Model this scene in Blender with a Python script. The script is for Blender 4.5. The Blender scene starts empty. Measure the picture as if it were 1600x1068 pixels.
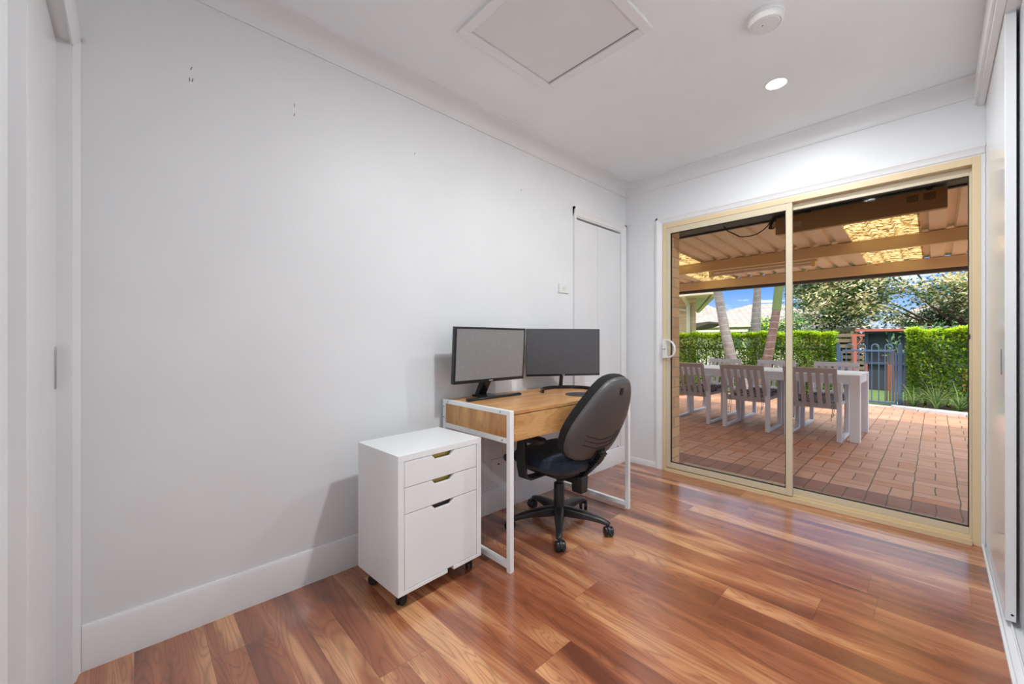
import bpy, bmesh, math, random
from mathutils import Matrix, Vector
from math import sin, cos, pi, radians as R
COL = bpy.context.scene.collection
SC = bpy.context.scene
rng = random.Random(7)

# ------------------------------------------------------------------ helpers
class MB:
    """collects shapes, then links them as ONE mesh object"""
    def __init__(s, xf=None):
        s.bm = bmesh.new(); s.xf = xf or Matrix.Identity(4)
    def _v(s, p): return s.bm.verts.new(s.xf @ Vector(p))
    def box(s, x0, y0, z0, x1, y1, z1, m=None):
        a = [(x0,y0,z0),(x1,y0,z0),(x1,y1,z0),(x0,y1,z0),(x0,y0,z1),(x1,y0,z1),(x1,y1,z1),(x0,y1,z1)]
        if m: a = [m @ Vector(p) for p in a]
        v = [s._v(p) for p in a]
        for f in ((0,3,2,1),(4,5,6,7),(0,1,5,4),(1,2,6,5),(2,3,7,6),(3,0,4,7)): s.bm.faces.new([v[i] for i in f])
        return s
    def prism(s, pts, axis, a, b):
        """closed 2-D outline extruded along an axis: x->(y,z), y->(x,z), z->(x,y)"""
        def P(u, w, t):
            return {'x':(t,u,w),'y':(u,t,w),'z':(u,w,t)}[axis]
        A = [s._v(P(u,w,a)) for u,w in pts]; B = [s._v(P(u,w,b)) for u,w in pts]
        n = len(pts)
        for i in range(n):
            s.bm.faces.new((A[i],A[(i+1)%n],B[(i+1)%n],B[i]))
        s.bm.faces.new(A[::-1]); s.bm.faces.new(B)
        return s
    def loft(s, rings, closed_ends=True, loop=False):
        V = [[s._v(p) for p in r] for r in rings]; n = len(V[0])
        pairs = list(zip(V, V[1:])) + ([(V[-1], V[0])] if loop else [])
        for a, b in pairs:
            for i in range(n):
                s.bm.faces.new((a[i],a[(i+1)%n],b[(i+1)%n],b[i]))
        if closed_ends and not loop:
            s.bm.faces.new(V[0][::-1]); s.bm.faces.new(V[-1])
        return s
    def tube(s, path, r, n=10, loop=False, flat=1.0):
        path = [Vector(p) for p in path]; rings = []
        m = len(path); up = None
        for i, p in enumerate(path):
            if loop: d = path[(i+1)%m]-path[i-1]
            else: d = path[min(i+1,m-1)]-path[max(i-1,0)]
            d.normalize()
            if up is None:
                up = Vector((0,0,1)) if abs(d.z) < .9 else Vector((1,0,0))
            a = d.cross(up)
            if a.length < 1e-4: a = d.cross(Vector((1,0,0)))
            a.normalize(); b = a.cross(d).normalized(); up = b
            rr = r[i] if isinstance(r, (list,tuple)) else r
            rings.append([p + a*cos(2*pi*k/n)*rr + b*sin(2*pi*k/n)*rr*flat for k in range(n)])
        return s.loft(rings, not loop, loop)
    def cyl(s, p0, p1, r0, r1=None, n=20):
        return s.tube([p0, p1], [r0, r0 if r1 is None else r1], n)
    def lathe(s, prof, c=(0,0,0), n=32, axis='z'):
        rings = []
        for r, h in prof:
            r = max(r, 1e-4); ring = []
            for k in range(n):
                a = 2*pi*k/n; u, w = r*cos(a), r*sin(a)
                q = {'z':(u,w,h),'x':(h,u,w),'y':(w,h,u)}[axis]
                ring.append((c[0]+q[0], c[1]+q[1], c[2]+q[2]))
            rings.append(ring)
        return s.loft(rings)

def finish(me, smooth=True, ang=35):
    if smooth and len(me.polygons):
        me.polygons.foreach_set('use_smooth', [True]*len(me.polygons))
        me.set_sharp_from_angle(angle=R(ang))
    me.update()

ORG = {}
def obj(name, mb, mat, parent=None, bevel=0, world=True, smooth=True, segs=2):
    me = bpy.data.meshes.new(name)
    bmesh.ops.recalc_face_normals(mb.bm, faces=mb.bm.faces)
    if parent is not None and world:
        o = ORG.get(parent.name, Vector((0,0,0)))
        bmesh.ops.translate(mb.bm, verts=mb.bm.verts, vec=-o)
    mb.bm.to_mesh(me); mb.bm.free()
    finish(me, smooth)
    for m in (mat if isinstance(mat, (list,tuple)) else [mat]): me.materials.append(m)
    ob = bpy.data.objects.new(name, me); COL.objects.link(ob)
    if parent is not None:
        ob.parent = parent; ORG[ob.name] = ORG.get(parent.name, Vector((0,0,0)))
    if bevel:
        b = ob.modifiers.new('bevel', 'BEVEL'); b.width = bevel; b.segments = segs; b.limit_method = 'ANGLE'; b.angle_limit = R(40)
        b.harden_normals = False
    return ob

def tag(o, label=None, cat=None, group=None, kind=None):
    if label: o['label'] = label
    if cat: o['category'] = cat
    if group: o['group'] = group
    if kind: o['kind'] = kind
    return o

def thing(name, label, cat, loc=(0,0,0), rotz=0, group=None):
    o = bpy.data.objects.new(name, None); COL.objects.link(o)
    o.empty_display_size = .1; o.location = loc; o.rotation_euler = (0,0,rotz)
    ORG[o.name] = Vector(loc) if rotz == 0 else Vector((0,0,0))
    return tag(o, label, cat, group)

def struct(name, mb, mat, parent=None, **k):
    o = obj(name, mb, mat, parent, **k)
    if parent is None: o['kind'] = 'structure'
    return o

def copy_tree(o, parent=None):
    c = o.copy(); COL.objects.link(c)
    if parent is not None: c.parent = parent
    for ch in [x for x in bpy.data.objects if x.parent == o]: copy_tree(ch, c)
    return c

# ------------------------------------------------------------------ materials
MATS = {}
def principled(name, col, rough=.5, metal=0., spec=.5, **k):
    m = bpy.data.materials.new(name); m.use_nodes = True
    b = m.node_tree.nodes['Principled BSDF']
    b.inputs['Base Color'].default_value = (*col, 1); b.inputs['Roughness'].default_value = rough
    b.inputs['Metallic'].default_value = metal; b.inputs['Specular IOR Level'].default_value = spec
    for a, v in k.items(): b.inputs[a.replace('_', ' ')].default_value = v
    MATS[name] = m
    return m
class N:
    """small node-building helper"""
    def __init__(s, m): s.m = m; s.t = m.node_tree; s.b = s.t.nodes.get('Principled BSDF')
    def new(s, typ, **k):
        n = s.t.nodes.new(typ)
        for a, v in k.items():
            if a.startswith('i_'):
                n.inputs[a[2:].replace('_', ' ')].default_value = v
            else: setattr(n, a, v)
        return n
    def l(s, a, b): s.t.links.new(a, b)
    def math(s, op, a, b=None, c=None):
        n = s.t.nodes.new('ShaderNodeMath'); n.operation = op
        for i, v in enumerate((a, b, c)):
            if v is None: continue
            if isinstance(v, (int, float)): n.inputs[i].default_value = v
            else: s.l(v, n.inputs[i])
        return n.outputs[0]
    def ramp(s, fac, stops):
        n = s.t.nodes.new('ShaderNodeValToRGB'); e = n.color_ramp.elements
        e[0].position, e[0].color = stops[0][0], (*stops[0][1], 1)
        e[1].position, e[1].color = stops[-1][0], (*stops[-1][1], 1)
        for p, c in stops[1:-1]:
            x = e.new(p); x.color = (*c, 1)
        s.l(fac, n.inputs[0]); return n.outputs[0]
    def mix(s, fac, a, b, mode='MIX'):
        n = s.t.nodes.new('ShaderNodeMix'); n.data_type = 'RGBA'; n.blend_type = mode
        for i, v in ((0, fac), (6, a), (7, b)):
            if isinstance(v, (int, float)): n.inputs[i].default_value = v
            elif isinstance(v, tuple): n.inputs[i].default_value = (*v, 1)
            else: s.l(v, n.inputs[i])
        return n.outputs[2]
    def coords(s): return s.new('ShaderNodeTexCoord').outputs['Object']
    def noise(s, vec, scale, detail=3, rough=.5, dist=0, out=0):
        n = s.new('ShaderNodeTexNoise'); n.inputs['Scale'].default_value = scale; n.inputs['Detail'].default_value = detail
        n.inputs['Roughness'].default_value = rough; n.inputs['Distortion'].default_value = dist
        if vec is not None: s.l(vec, n.inputs['Vector'])
        return n.outputs[out]
    def bump(s, h, strength=.3, dist=.002):
        n = s.new('ShaderNodeBump'); n.inputs['Strength'].default_value = strength; n.inputs['Distance'].default_value = dist
        s.l(h, n.inputs['Height']); s.l(n.outputs[0], s.b.inputs['Normal'])
    def scalev(s, vec, sc, loc=(0,0,0)):
        n = s.new('ShaderNodeMapping'); n.inputs['Scale'].default_value = sc; n.inputs['Location'].default_value = loc
        s.l(vec, n.inputs['Vector']); return n.outputs[0]
    def sep(s, vec):
        n = s.new('ShaderNodeSeparateXYZ'); s.l(vec, n.inputs[0]); return n.outputs
    def comb(s, x, y, z=0.):
        n = s.new('ShaderNodeCombineXYZ')
        for i, v in enumerate((x, y, z)):
            if isinstance(v, (int, float)): n.inputs[i].default_value = v
            else: s.l(v, n.inputs[i])
        return n.outputs[0]
def lin(r, g, b):
    f = lambda c: (c/255/12.92) if c/255 <= .04045 else ((c/255+.055)/1.055)**2.4
    return (f(r), f(g), f(b))

def paint(name, col, rough=.5, bump=.05, mott=.02):
    m = principled(name, col, rough); n = N(m); c = n.coords()
    a = n.noise(c, 3, 4); k = n.ramp(a, [(.3, tuple(x*(1-mott) for x in col)), (.7, tuple(min(1, x*(1+mott)) for x in col))])
    n.l(k, n.b.inputs['Base Color']); n.bump(n.noise(c, 260, 2), bump, .001)
    return m
wall_m = paint('wall_paint', (.775,.80,.82), .45)
ceil_m = paint('ceiling_paint', (.84,.89,.925), .6)
trim_m = paint('gloss_trim_paint', (.80,.81,.825), .22, .01)
closet_m = paint('closet_gloss_white', (.76,.78,.80), .16, .01)
dark_gap = principled('dark_recess', (.012,.01,.008), .8)
cabinet_m = paint('white_laminate', (.80,.825,.84), .3, .01)
whitemetal = principled('white_powder_coat', (.84,.86,.87), .3)
black_pl = principled('black_plastic', (.018,.019,.021), .38)
black_gl = principled('black_gloss_plastic', (.012,.014,.018), .18)
steel = principled('steel', (.5,.5,.5), .25, 1.)
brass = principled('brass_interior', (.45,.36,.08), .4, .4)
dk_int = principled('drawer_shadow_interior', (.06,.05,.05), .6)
cream = principled('cream_aluminium', lin(226,205,166), .35)
cream2 = principled('cream_aluminium_sash', lin(214,203,176), .35)
whitepl = principled('white_plastic', (.78,.79,.78), .35)
rubber = principled('black_rubber', (.012,.012,.012), .6)

# laminate floor: boards run across the room (x), joints every .19 m in y
def m_floor():
    m = principled('timber_laminate', (.4,.2,.1), .26, spec=1.0); m.node_tree.nodes['Principled BSDF'].inputs['Coat Weight'].default_value = .5; m.node_tree.nodes['Principled BSDF'].inputs['Coat Roughness'].default_value = .18
    n = N(m); c = n.coords(); x, y, z = n.sep(c)
    W = .192
    row = n.math('FLOOR', n.math('DIVIDE', y, W))
    wn = n.new('ShaderNodeTexWhiteNoise', noise_dimensions='1D'); n.l(row, wn.inputs['W'])
    off = n.math('MULTIPLY', wn.outputs['Value'], 1.2)
    xs = n.math('DIVIDE', n.math('ADD', x, off), 1.2)
    colm = n.math('FLOOR', xs)
    w2 = n.new('ShaderNodeTexWhiteNoise', noise_dimensions='2D'); n.l(n.comb(row, colm), w2.inputs['Vector'])
    rnd = w2.outputs['Value']
    w3 = n.new('ShaderNodeTexWhiteNoise', noise_dimensions='2D')
    # two printed strips on each board
    strip = n.math('FLOOR', n.math('DIVIDE', y, W/2))
    n.l(n.comb(strip, colm), w3.inputs['Vector'])
    # grain space: stretched along x, shifted per board
    shift = n.math('MULTIPLY', w3.outputs['Value'], 37.)
    gv = n.comb(n.math('ADD', n.math('MULTIPLY', x, 1.0), shift), n.math('MULTIPLY', y, 7.), shift)
    big = n.noise(gv, .9, 2, .5, 1.1)
    rings = n.math('FRACT', n.math('MULTIPLY', big, 19.))
    tri = n.math('ABSOLUTE', n.math('SUBTRACT', n.math('MULTIPLY', rings, 2.), 1.))
    line = n.math('POWER', tri, 3.)
    fine = n.noise(n.comb(n.math('MULTIPLY', x, 5.), n.math('MULTIPLY', y, 170.), shift), 1., 3, .6)
    tone = n.math('ADD', n.math('MULTIPLY', n.math('SUBTRACT', n.noise(gv, .62, 3, .5, 1.2), .5), 2.1), .5)
    t = n.math('ADD', n.math('MULTIPLY', tone, 1.05), n.math('MULTIPLY', n.math('SUBTRACT', w3.outputs['Value'], .5), .20))
    base = n.ramp(t, [(.12, lin(108,60,42)), (.42, lin(150,88,60)), (.66, lin(178,112,76)), (.95, lin(222,164,116))])
    base = n.mix(n.math('MULTIPLY', line, .46), base, lin(98,58,42))
    base = n.mix(n.math('MULTIPLY', n.math('SUBTRACT', fine, .35), .55), base, lin(112,62,42))
    # joints
    fy = n.math('FRACT', n.math('DIVIDE', y, W)); ey = n.math('MINIMUM', fy, n.math('SUBTRACT', 1., fy))
    fx = n.math('FRACT', xs); ex = n.math('MINIMUM', fx, n.math('SUBTRACT', 1., fx))
    jy = n.math('LESS_THAN', ey, .004); jx = n.math('LESS_THAN', ex, .0009)
    j = n.math('MAXIMUM', jy, jx)
    base = n.mix(n.math('MULTIPLY', j, .45), base, lin(70,36,26))
    n.l(base, n.b.inputs['Base Color'])
    n.l(n.math('ADD', .17, n.math('MULTIPLY', fine, .10)), n.b.inputs['Roughness'])
    n.bump(n.math('ADD', n.math('MULTIPLY', fine, .15), n.math('MULTIPLY', j, -1.)), .12, .001)
    return m
floor_m = m_floor()

def m_desk(name, axis='y'):
    m = principled(name, (.5,.3,.14), .33); n = N(m); c = n.coords(); x, y, z = n.sep(c)
    if axis == 'y': a, b, d = y, x, z
    elif axis == 'z': a, b, d = z, x, y
    else: a, b, d = y, z, x
    gv = n.comb(n.math('MULTIPLY', a, 2.2), n.math('MULTIPLY', b, 12.), n.math('MULTIPLY', d, 3.))
    big = n.noise(gv, 1.2, 3, .5, .6)
    rings = n.math('ABSOLUTE', n.math('SUBTRACT', n.math('MULTIPLY', n.math('FRACT', n.math('MULTIPLY', big, 9.)), 2.), 1.))
    fine = n.noise(n.comb(n.math('MULTIPLY', a, 8.), n.math('MULTIPLY', b, 240.), d), 1., 2, .6)
    base = n.ramp(big, [(.3, lin(178,128,76)), (.5, lin(204,154,98)), (.72, lin(226,182,124))])
    base = n.mix(n.math('MULTIPLY', n.math('POWER', rings, 3.), .35), base, lin(150,96,52))
    base = n.mix(n.math('MULTIPLY', fine, .35), base, lin(168,112,62))
    n.l(base, n.b.inputs['Base Color'])
    return m
desk_m = m_desk('oak_veneer_top'); desk_side_m = m_desk('oak_veneer_end', 'z'); desk_front_m = m_desk('oak_veneer_drawer', 'yz')

def m_fabric(name, col, scale=900, rough=.9, sheen=.3):
    m = principled(name, col, rough); n = N(m); c = n.coords()
    a = n.noise(c, 60, 3); k = n.ramp(a, [(.3, tuple(x*.7 for x in col)), (.7, tuple(x*1.4 for x in col))])
    n.l(k, n.b.inputs['Base Color']); n.b.inputs['Sheen Weight'].default_value = sheen
    n.bump(n.noise(c, scale, 2), .4, .001)
    return m
seat_fab = m_fabric('navy_seat_fabric', (.010,.020,.040), sheen=.15)
back_fab = m_fabric('black_back_fabric', (.006,.006,.007), sheen=.03)
shell_m = principled('dark_grey_chair_shell', (.085,.083,.086), .40)
N(shell_m).bump(N(shell_m).noise(N(shell_m).coords(), 500, 2), .15, .001)

# monitors: smudged matte panel, reflected room light painted into the grey base
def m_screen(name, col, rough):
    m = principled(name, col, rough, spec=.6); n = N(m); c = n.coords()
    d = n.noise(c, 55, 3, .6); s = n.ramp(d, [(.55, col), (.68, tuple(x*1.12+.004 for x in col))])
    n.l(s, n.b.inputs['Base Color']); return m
scr1 = m_screen('smudged_reflection_screen', (.23,.23,.235), .33)
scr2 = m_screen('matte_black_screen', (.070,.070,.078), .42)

# bricks
def m_brick(name, c1, c2, mortar, axes='xz', bw=.24, bh=.086, scale=1., off=(0,0,0)):
    m = principled(name, c1, .85); n = N(m); c = n.coords(); x, y, z = n.sep(c)
    v = n.comb(x if axes[0] == 'x' else y, z, 0.)
    b = n.new('ShaderNodeTexBrick'); n.l(v, b.inputs['Vector'])
    b.inputs['Color1'].default_value = (*c1, 1); b.inputs['Color2'].default_value = (*c2, 1); b.inputs['Mortar'].default_value = (*mortar, 1)
    b.inputs['Scale'].default_value = 1.; b.inputs['Mortar Size'].default_value = .005; b.inputs['Mortar Smooth'].default_value = .2
    b.inputs['Brick Width'].default_value = bw; b.inputs['Row Height'].default_value = bh
    k = n.mix(n.math('MULTIPLY', n.noise(c, 30, 4), .35), b.outputs['Color'], tuple(q*.6 for q in c1))
    n.l(k, n.b.inputs['Base Color'])
    n.bump(n.math('SUBTRACT', n.math('MULTIPLY', n.noise(c, 150, 3), .3), b.outputs['Fac']), .8, .006)
    return m
brick_m = m_brick('tan_brick', lin(222,184,140), lin(204,160,116), lin(176,160,136), 'yz')
brick_x = m_brick('tan_brick_wall', lin(196,150,106), lin(176,128,88), lin(176,160,136), 'xz')
brick_y = m_brick('cream_brick', lin(222,204,164), lin(206,184,140), lin(190,176,150), 'xz')

# basket-weave clay pavers (a real surface pattern with its own joints)
def m_paver():
    m = principled('clay_pavers', (.5,.3,.2), .48, spec=.4); n = N(m); c = n.coords(); x, y, z = n.sep(c)
    S = .23
    u = n.math('DIVIDE', n.math('SUBTRACT', x, 1.83), S); v = n.math('DIVIDE', n.math('SUBTRACT', y, .68), S)
    head = n.math('LESS_THAN', y, .68)
    # slight wander of the joints
    wob = n.math('MULTIPLY', n.math('SUBTRACT', n.noise(c, 5., 2), .5), .10)
    u = n.math('ADD', u, wob)
    iu = n.math('FLOOR', u); iv = n.math('FLOOR', v); fu = n.math('FRACT', u); fv = n.math('FRACT', v)
    par = n.math('ABSOLUTE', n.math('MODULO', n.math('ADD', iu, iv), 2.)); par = n.math('GREATER_THAN', par, .5)
    par = n.math('MAXIMUM', par, head)
    # par=1: two bricks side by side (joint in the middle of u); 0: two bricks stacked (joint in v)
    du = n.math('MULTIPLY', fu, 2.); dv = n.math('MULTIPLY', fv, 2.)
    def msel(a, b): return n.math('ADD', n.math('MULTIPLY', par, a), n.math('MULTIPLY', n.math('SUBTRACT', 1., par), b))
    su = n.math('FLOOR', du); sv = n.math('FLOOR', dv)
    sid = msel(su, n.math('ADD', sv, 2.))
    e = lambda f, k: n.math('DIVIDE', n.math('MINIMUM', n.math('FRACT', f), n.math('SUBTRACT', 1., n.math('FRACT', f))), k)
    eu = msel(e(du, 2.), e(u, 1.)); ev = msel(e(v, 1.), e(dv, 2.))
    edge = n.math('MINIMUM', eu, ev)
    joint = n.math('LESS_THAN', edge, .016)
    wn = n.new('ShaderNodeTexWhiteNoise', noise_dimensions='3D'); n.l(n.comb(iu, iv, sid), wn.inputs['Vector'])
    base = n.ramp(wn.outputs['Value'], [(.0, lin(164,116,94)), (.3, lin(186,138,114)), (.70, lin(196,150,128)), (.93, lin(186,132,104)), (1., lin(184,114,76))])
    base = n.mix(n.math('MULTIPLY', n.noise(c, 14, 4, .6), .4), base, lin(200,160,140))
    base = n.mix(n.math('MULTIPLY', n.noise(c, 90, 3, .6), .35), base, lin(154,114,94))
    base = n.mix(head, base, n.mix(wn.outputs['Value'], lin(128,84,74), lin(146,100,86)))
    base = n.mix(joint, base, lin(84,56,42))
    n.l(base, n.b.inputs['Base Color'])
    n.l(n.math('ADD', .34, n.math('MULTIPLY', n.noise(c, 9, 3), .3)), n.b.inputs['Roughness'])
    n.bump(n.math('SUBTRACT', n.math('MULTIPLY', n.noise(c, 60, 3), .2), joint), .5, .004)
    return m
paver_m = m_paver()

def m_leaf(name, c1, c2, c3, rough=.45):
    m = principled(name, c1, rough); n = N(m)
    g = n.new('ShaderNodeNewGeometry'); k = n.ramp(g.outputs['Random Per Island'], [(0, c1), (.5, c2), (1, c3)])
    n.l(k, n.b.inputs['Base Color'])
    tr = n.new('ShaderNodeBsdfTranslucent'); n.l(k, tr.inputs['Color'])
    mx = n.new('ShaderNodeMixShader'); mx.inputs[0].default_value = .35
    out = n.t.nodes['Material Output']
    n.l(n.b.outputs[0], mx.inputs[1]); n.l(tr.outputs[0], mx.inputs[2]); n.l(mx.outputs[0], out.inputs[0])
    return m
leaf_mid = m_leaf('hedge_leaf', lin(60,96,30), lin(96,138,40), lin(146,178,58))
leaf_lime = m_leaf('hedge_new_growth', lin(150,190,30), lin(186,214,44), lin(214,232,80))
leaf_dark = m_leaf('dark_tree_leaf', lin(36,62,34), lin(56,86,46), lin(84,112,62))
leaf_tree = m_leaf('tree_leaf', lin(56,88,46), lin(88,120,68), lin(130,156,100))
blossom = m_leaf('cream_blossom', lin(232,218,168), lin(246,234,190), lin(255,246,214), .7)
leaf_strap = m_leaf('strap_leaf', lin(60,92,50), lin(96,128,66), lin(160,176,112))
leaf_shrub = m_leaf('shrub_leaf', lin(52,92,56), lin(84,128,78), lin(150,176,134))
bark = principled('grey_brown_bark', lin(110,88,72), .9)
N(bark).bump(N(bark).noise(N(bark).coords(), 40, 4), .8, .01)
def m_palm(name, c1, c2):
    m = principled(name, c1, .8); n = N(m); c = n.coords(); x, y, z = n.sep(c)
    f = n.math('FRACT', n.math('ADD', n.math('MULTIPLY', z, 8.5), n.math('MULTIPLY', n.noise(c, 3, 2), 1.2)))
    ring = n.math('LESS_THAN', f, .10)
    base = n.ramp(n.noise(c, 9, 4), [(.3, c1), (.7, c2)])
    n.l(n.mix(n.math('MULTIPLY', ring, .5), base, lin(184,178,170)), n.b.inputs['Base Color'])
    n.bump(ring, .4, .01)
    return m
palm_grey = m_palm('ringed_grey_palm_trunk', lin(116,108,104), lin(146,140,138))
palm_red = m_palm('ringed_red_brown_palm_trunk', lin(104,82,74), lin(134,110,100))
crownshaft = principled('green_crownshaft', lin(104,124,72), .5)

def m_tilesroof(name, c1, c2):
    m = principled(name, c1, .8); n = N(m); c = n.coords(); x, y, z = n.sep(c)
    b = n.new('ShaderNodeTexBrick'); n.l(n.comb(x, y, 0.), b.inputs['Vector'])
    b.inputs['Color1'].default_value = (*c1, 1); b.inputs['Color2'].default_value = (*c2, 1)
    b.inputs['Mortar'].default_value = (*[q*.6 for q in c2], 1); b.inputs['Scale'].default_value = 1.
    b.inputs['Brick Width'].default_value = .33; b.inputs['Row Height'].default_value = .34; b.inputs['Mortar Size'].default_value = .022
    n.l(b.outputs['Color'], n.b.inputs['Base Color'])
    n.bump(n.math('SUBTRACT', 1., b.outputs['Fac']), .5, .03)
    return m
rooftile_m = m_tilesroof('pale_roof_tiles', lin(156,148,140), lin(136,126,120))
rendered = principled('pale_render', lin(226,222,196), .8)
winglass = principled('distant_window', lin(140,160,150), .15)
fence_navy = principled('slate_blue_steel', lin(78,102,134), .4)
fence_dk = principled('dark_green_steel', lin(36,48,46), .5)
rust = principled('red_oxide_timber', lin(168,92,80), .7)
shed_navy = principled('slate_frame', lin(56,72,92), .6)
shed_dark = principled('dark_shade_mesh', lin(54,58,68), .9)
grass = principled('lawn_grass', lin(120,150,80), .9)
ng = N(grass); gc = ng.coords()
ng.l(ng.ramp(ng.noise(gc, 22, 5, .7), [(.3, lin(74,98,44)), (.55, lin(98,122,60)), (.8, lin(126,144,84))]), ng.b.inputs['Base Color'])
ng.bump(ng.noise(gc, 130, 3), .8, .03)
soil = principled('garden_mulch', lin(92,74,58), .95)
N(soil).bump(N(soil).noise(N(soil).coords(), 60, 4), 1., .02)
kerb_m = principled('pale_concrete', lin(206,208,210), .8)
N(kerb_m).bump(N(kerb_m).noise(N(kerb_m).coords(), 90, 3), .3, .003)
out_white = principled('outdoor_white_aluminium', lin(228,234,244), .4)
out_grey = principled('outdoor_warm_grey_aluminium', lin(184,186,196), .45)
patio_tan = principled('tan_patio_steel', lin(222,204,170), .45)
patio_beam = principled('tan_patio_beam', lin(210,182,138), .4)
gutter_m = principled('charcoal_gutter', lin(70,70,70), .5)
heater_m = principled('brown_heater_casing', lin(158,120,78), .4)
def m_trans():
    m = principled('weathered_translucent_sheet', lin(250,226,160), .5); n = N(m); c = n.coords(); x, y, z = n.sep(c)
    blot = n.noise(n.comb(n.math('MULTIPLY', x, 18.), n.math('MULTIPLY', y, 26.), 0.), 1., 4, .7, 1.)
    k = n.ramp(blot, [(.38, lin(140,112,70)), (.48, lin(220,198,150)), (.60, lin(255,248,220))])
    tr = n.new('ShaderNodeBsdfTranslucent'); n.l(k, tr.inputs['Color']); n.l(k, n.b.inputs['Base Color'])
    mx = n.new('ShaderNodeMixShader'); mx.inputs[0].default_value = .6
    n.l(n.b.outputs[0], mx.inputs[1]); n.l(tr.outputs[0], mx.inputs[2]); n.l(mx.outputs[0], n.t.nodes['Material Output'].inputs[0])
    return m
translucent = m_trans()
def m_glass():
    m = bpy.data.materials.new('clear_pane'); m.use_nodes = True; t = m.node_tree; t.nodes.clear()
    o = t.nodes.new('ShaderNodeOutputMaterial'); a = t.nodes.new('ShaderNodeBsdfTransparent'); g = t.nodes.new('ShaderNodeBsdfGlossy')
    a.inputs[0].default_value = (.95,.96,.95,1); g.inputs['Roughness'].default_value = .02
    f = t.nodes.new('ShaderNodeFresnel'); f.inputs[0].default_value = 1.12
    mx = t.nodes.new('ShaderNodeMixShader'); sc_ = t.nodes.new('ShaderNodeMath'); sc_.operation = 'MULTIPLY'; sc_.inputs[1].default_value = .08; t.links.new(f.outputs[0], sc_.inputs[0]); t.links.new(sc_.outputs[0], mx.inputs[0]); t.links.new(a.outputs[0], mx.inputs[1]); t.links.new(g.outputs[0], mx.inputs[2])
    t.links.new(mx.outputs[0], o.inputs[0]); return m
glass_m = m_glass()
def m_cushion():
    m = principled('black_white_patterned_fabric', (.02,.02,.02), .9); n = N(m); c = n.coords()
    a = n.noise(c, 26, 2, .5, 2.5); k = n.math('FRACT', n.math('MULTIPLY', a, 5.)); s = n.math('LESS_THAN', k, .35)
    n.l(n.mix(s, (.012,.012,.015), (.7,.7,.72)), n.b.inputs['Base Color']); return m
cushion_m = m_cushion()
def emit(name, col, s):
    m = bpy.data.materials.new(name); m.use_nodes = True; t = m.node_tree; t.nodes.clear()
    o = t.nodes.new('ShaderNodeOutputMaterial'); e = t.nodes.new('ShaderNodeEmission'); e.inputs[0].default_value = (*col, 1); e.inputs[1].default_value = s
    t.links.new(e.outputs[0], o.inputs[0]); return m
lens_m = emit('lit_lens', (1,.98,.95), 14.)

# ------------------------------------------------------------------ room shell
W = 2.126; CH = 2.48; YF = -3.41; HD = 2.071
struct('floor', MB().box(-.02, -5.9, -.10, 2.95, .0, 0.), floor_m)
struct('ceiling', MB().box(-.12, -5.9, CH, 2.95, .07, CH+.12), ceil_m)
# left wall with a recess for the linen cupboard
by0, by1, bz0, bz1 = -.729, -.08, .135, 2.06
wl = MB()
wl.box(-.12, YF-.1, 0, 0, by0, CH); wl.box(-.12, by1, 0, 0, .07, CH)
wl.box(-.12, by0, 0, 0, by1, bz0); wl.box(-.12, by0, bz1, 0, by1, CH)
wall_left = struct('wall_left', wl, wall_m)
for i, (y, z, t) in enumerate(((-3.106,2.124,.5),(-3.111,2.080,-.2),(-3.102,2.082,.4),(-2.749,2.127,0),(-2.749,2.087,.3),(-2.154,2.105,.3),(-1.342,2.116,.6))):
    nb = MB(); nb.tube([(.0005,y-.004*sin(t),z-.006),(.001,y+.004*sin(t),z+.006)], .0011, 6)
    obj('nail_mark', nb, principled('dark_nail_mark', (.08,.07,.07), .8) if i == 0 else MATS['dark_nail_mark'], wall_left)
# back wall with the opening of the sliding door
wb = MB()
wb.box(-.12, 0, 0, .358, .06, CH); wb.box(2.112, 0, 0, 2.95, .06, CH); wb.box(.358, 0, HD, 2.112, .06, CH)
struct('wall_back', wb, wall_m)
# front wall (beside the camera) with a closed door
wf = MB()
wf.box(0, YF-.10, 0, .07, YF, CH); wf.box(.89, YF-.10, 0, 1.10, YF, CH); wf.box(2.08, YF-.10, 0, 2.95, YF, CH); wf.box(.07, YF-.10, 2.03, .89, YF, CH); wf.box(1.10, YF-.10, 2.05, 2.08, YF, CH)
struct('wall_front', wf, wall_m)
hw_ = MB(); hw_.box(.3, -5.9, 0, .4, YF-.10, CH); hw_.box(2.85, -5.9, 0, 2.95, YF-.1, CH); hw_.box(.3, -5.9, 0, 2.95, -5.8, CH)  # added unseen hall, its lamps brighten the room through the doorway
struct('wall_added_hall', hw_, wall_m)
dr = MB(); dr.box(.07, -3.49, .005, .885, -3.441, 2.022)
door4 = struct('door_4', dr, trim_m)
st = MB(); st.box(.40, -3.4415, .005, .663, -3.436, 2.02); st.box(.663, -3.4415, .005, .86, -3.430, 2.02)
obj('raised_panel', st, trim_m, door4, bevel=.002)
pl = MB(); pl.box(.078, -3.4415, .942, .100, -3.438, 1.072)
hp = obj('flush_pull', pl, steel, door4, bevel=.001)
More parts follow.
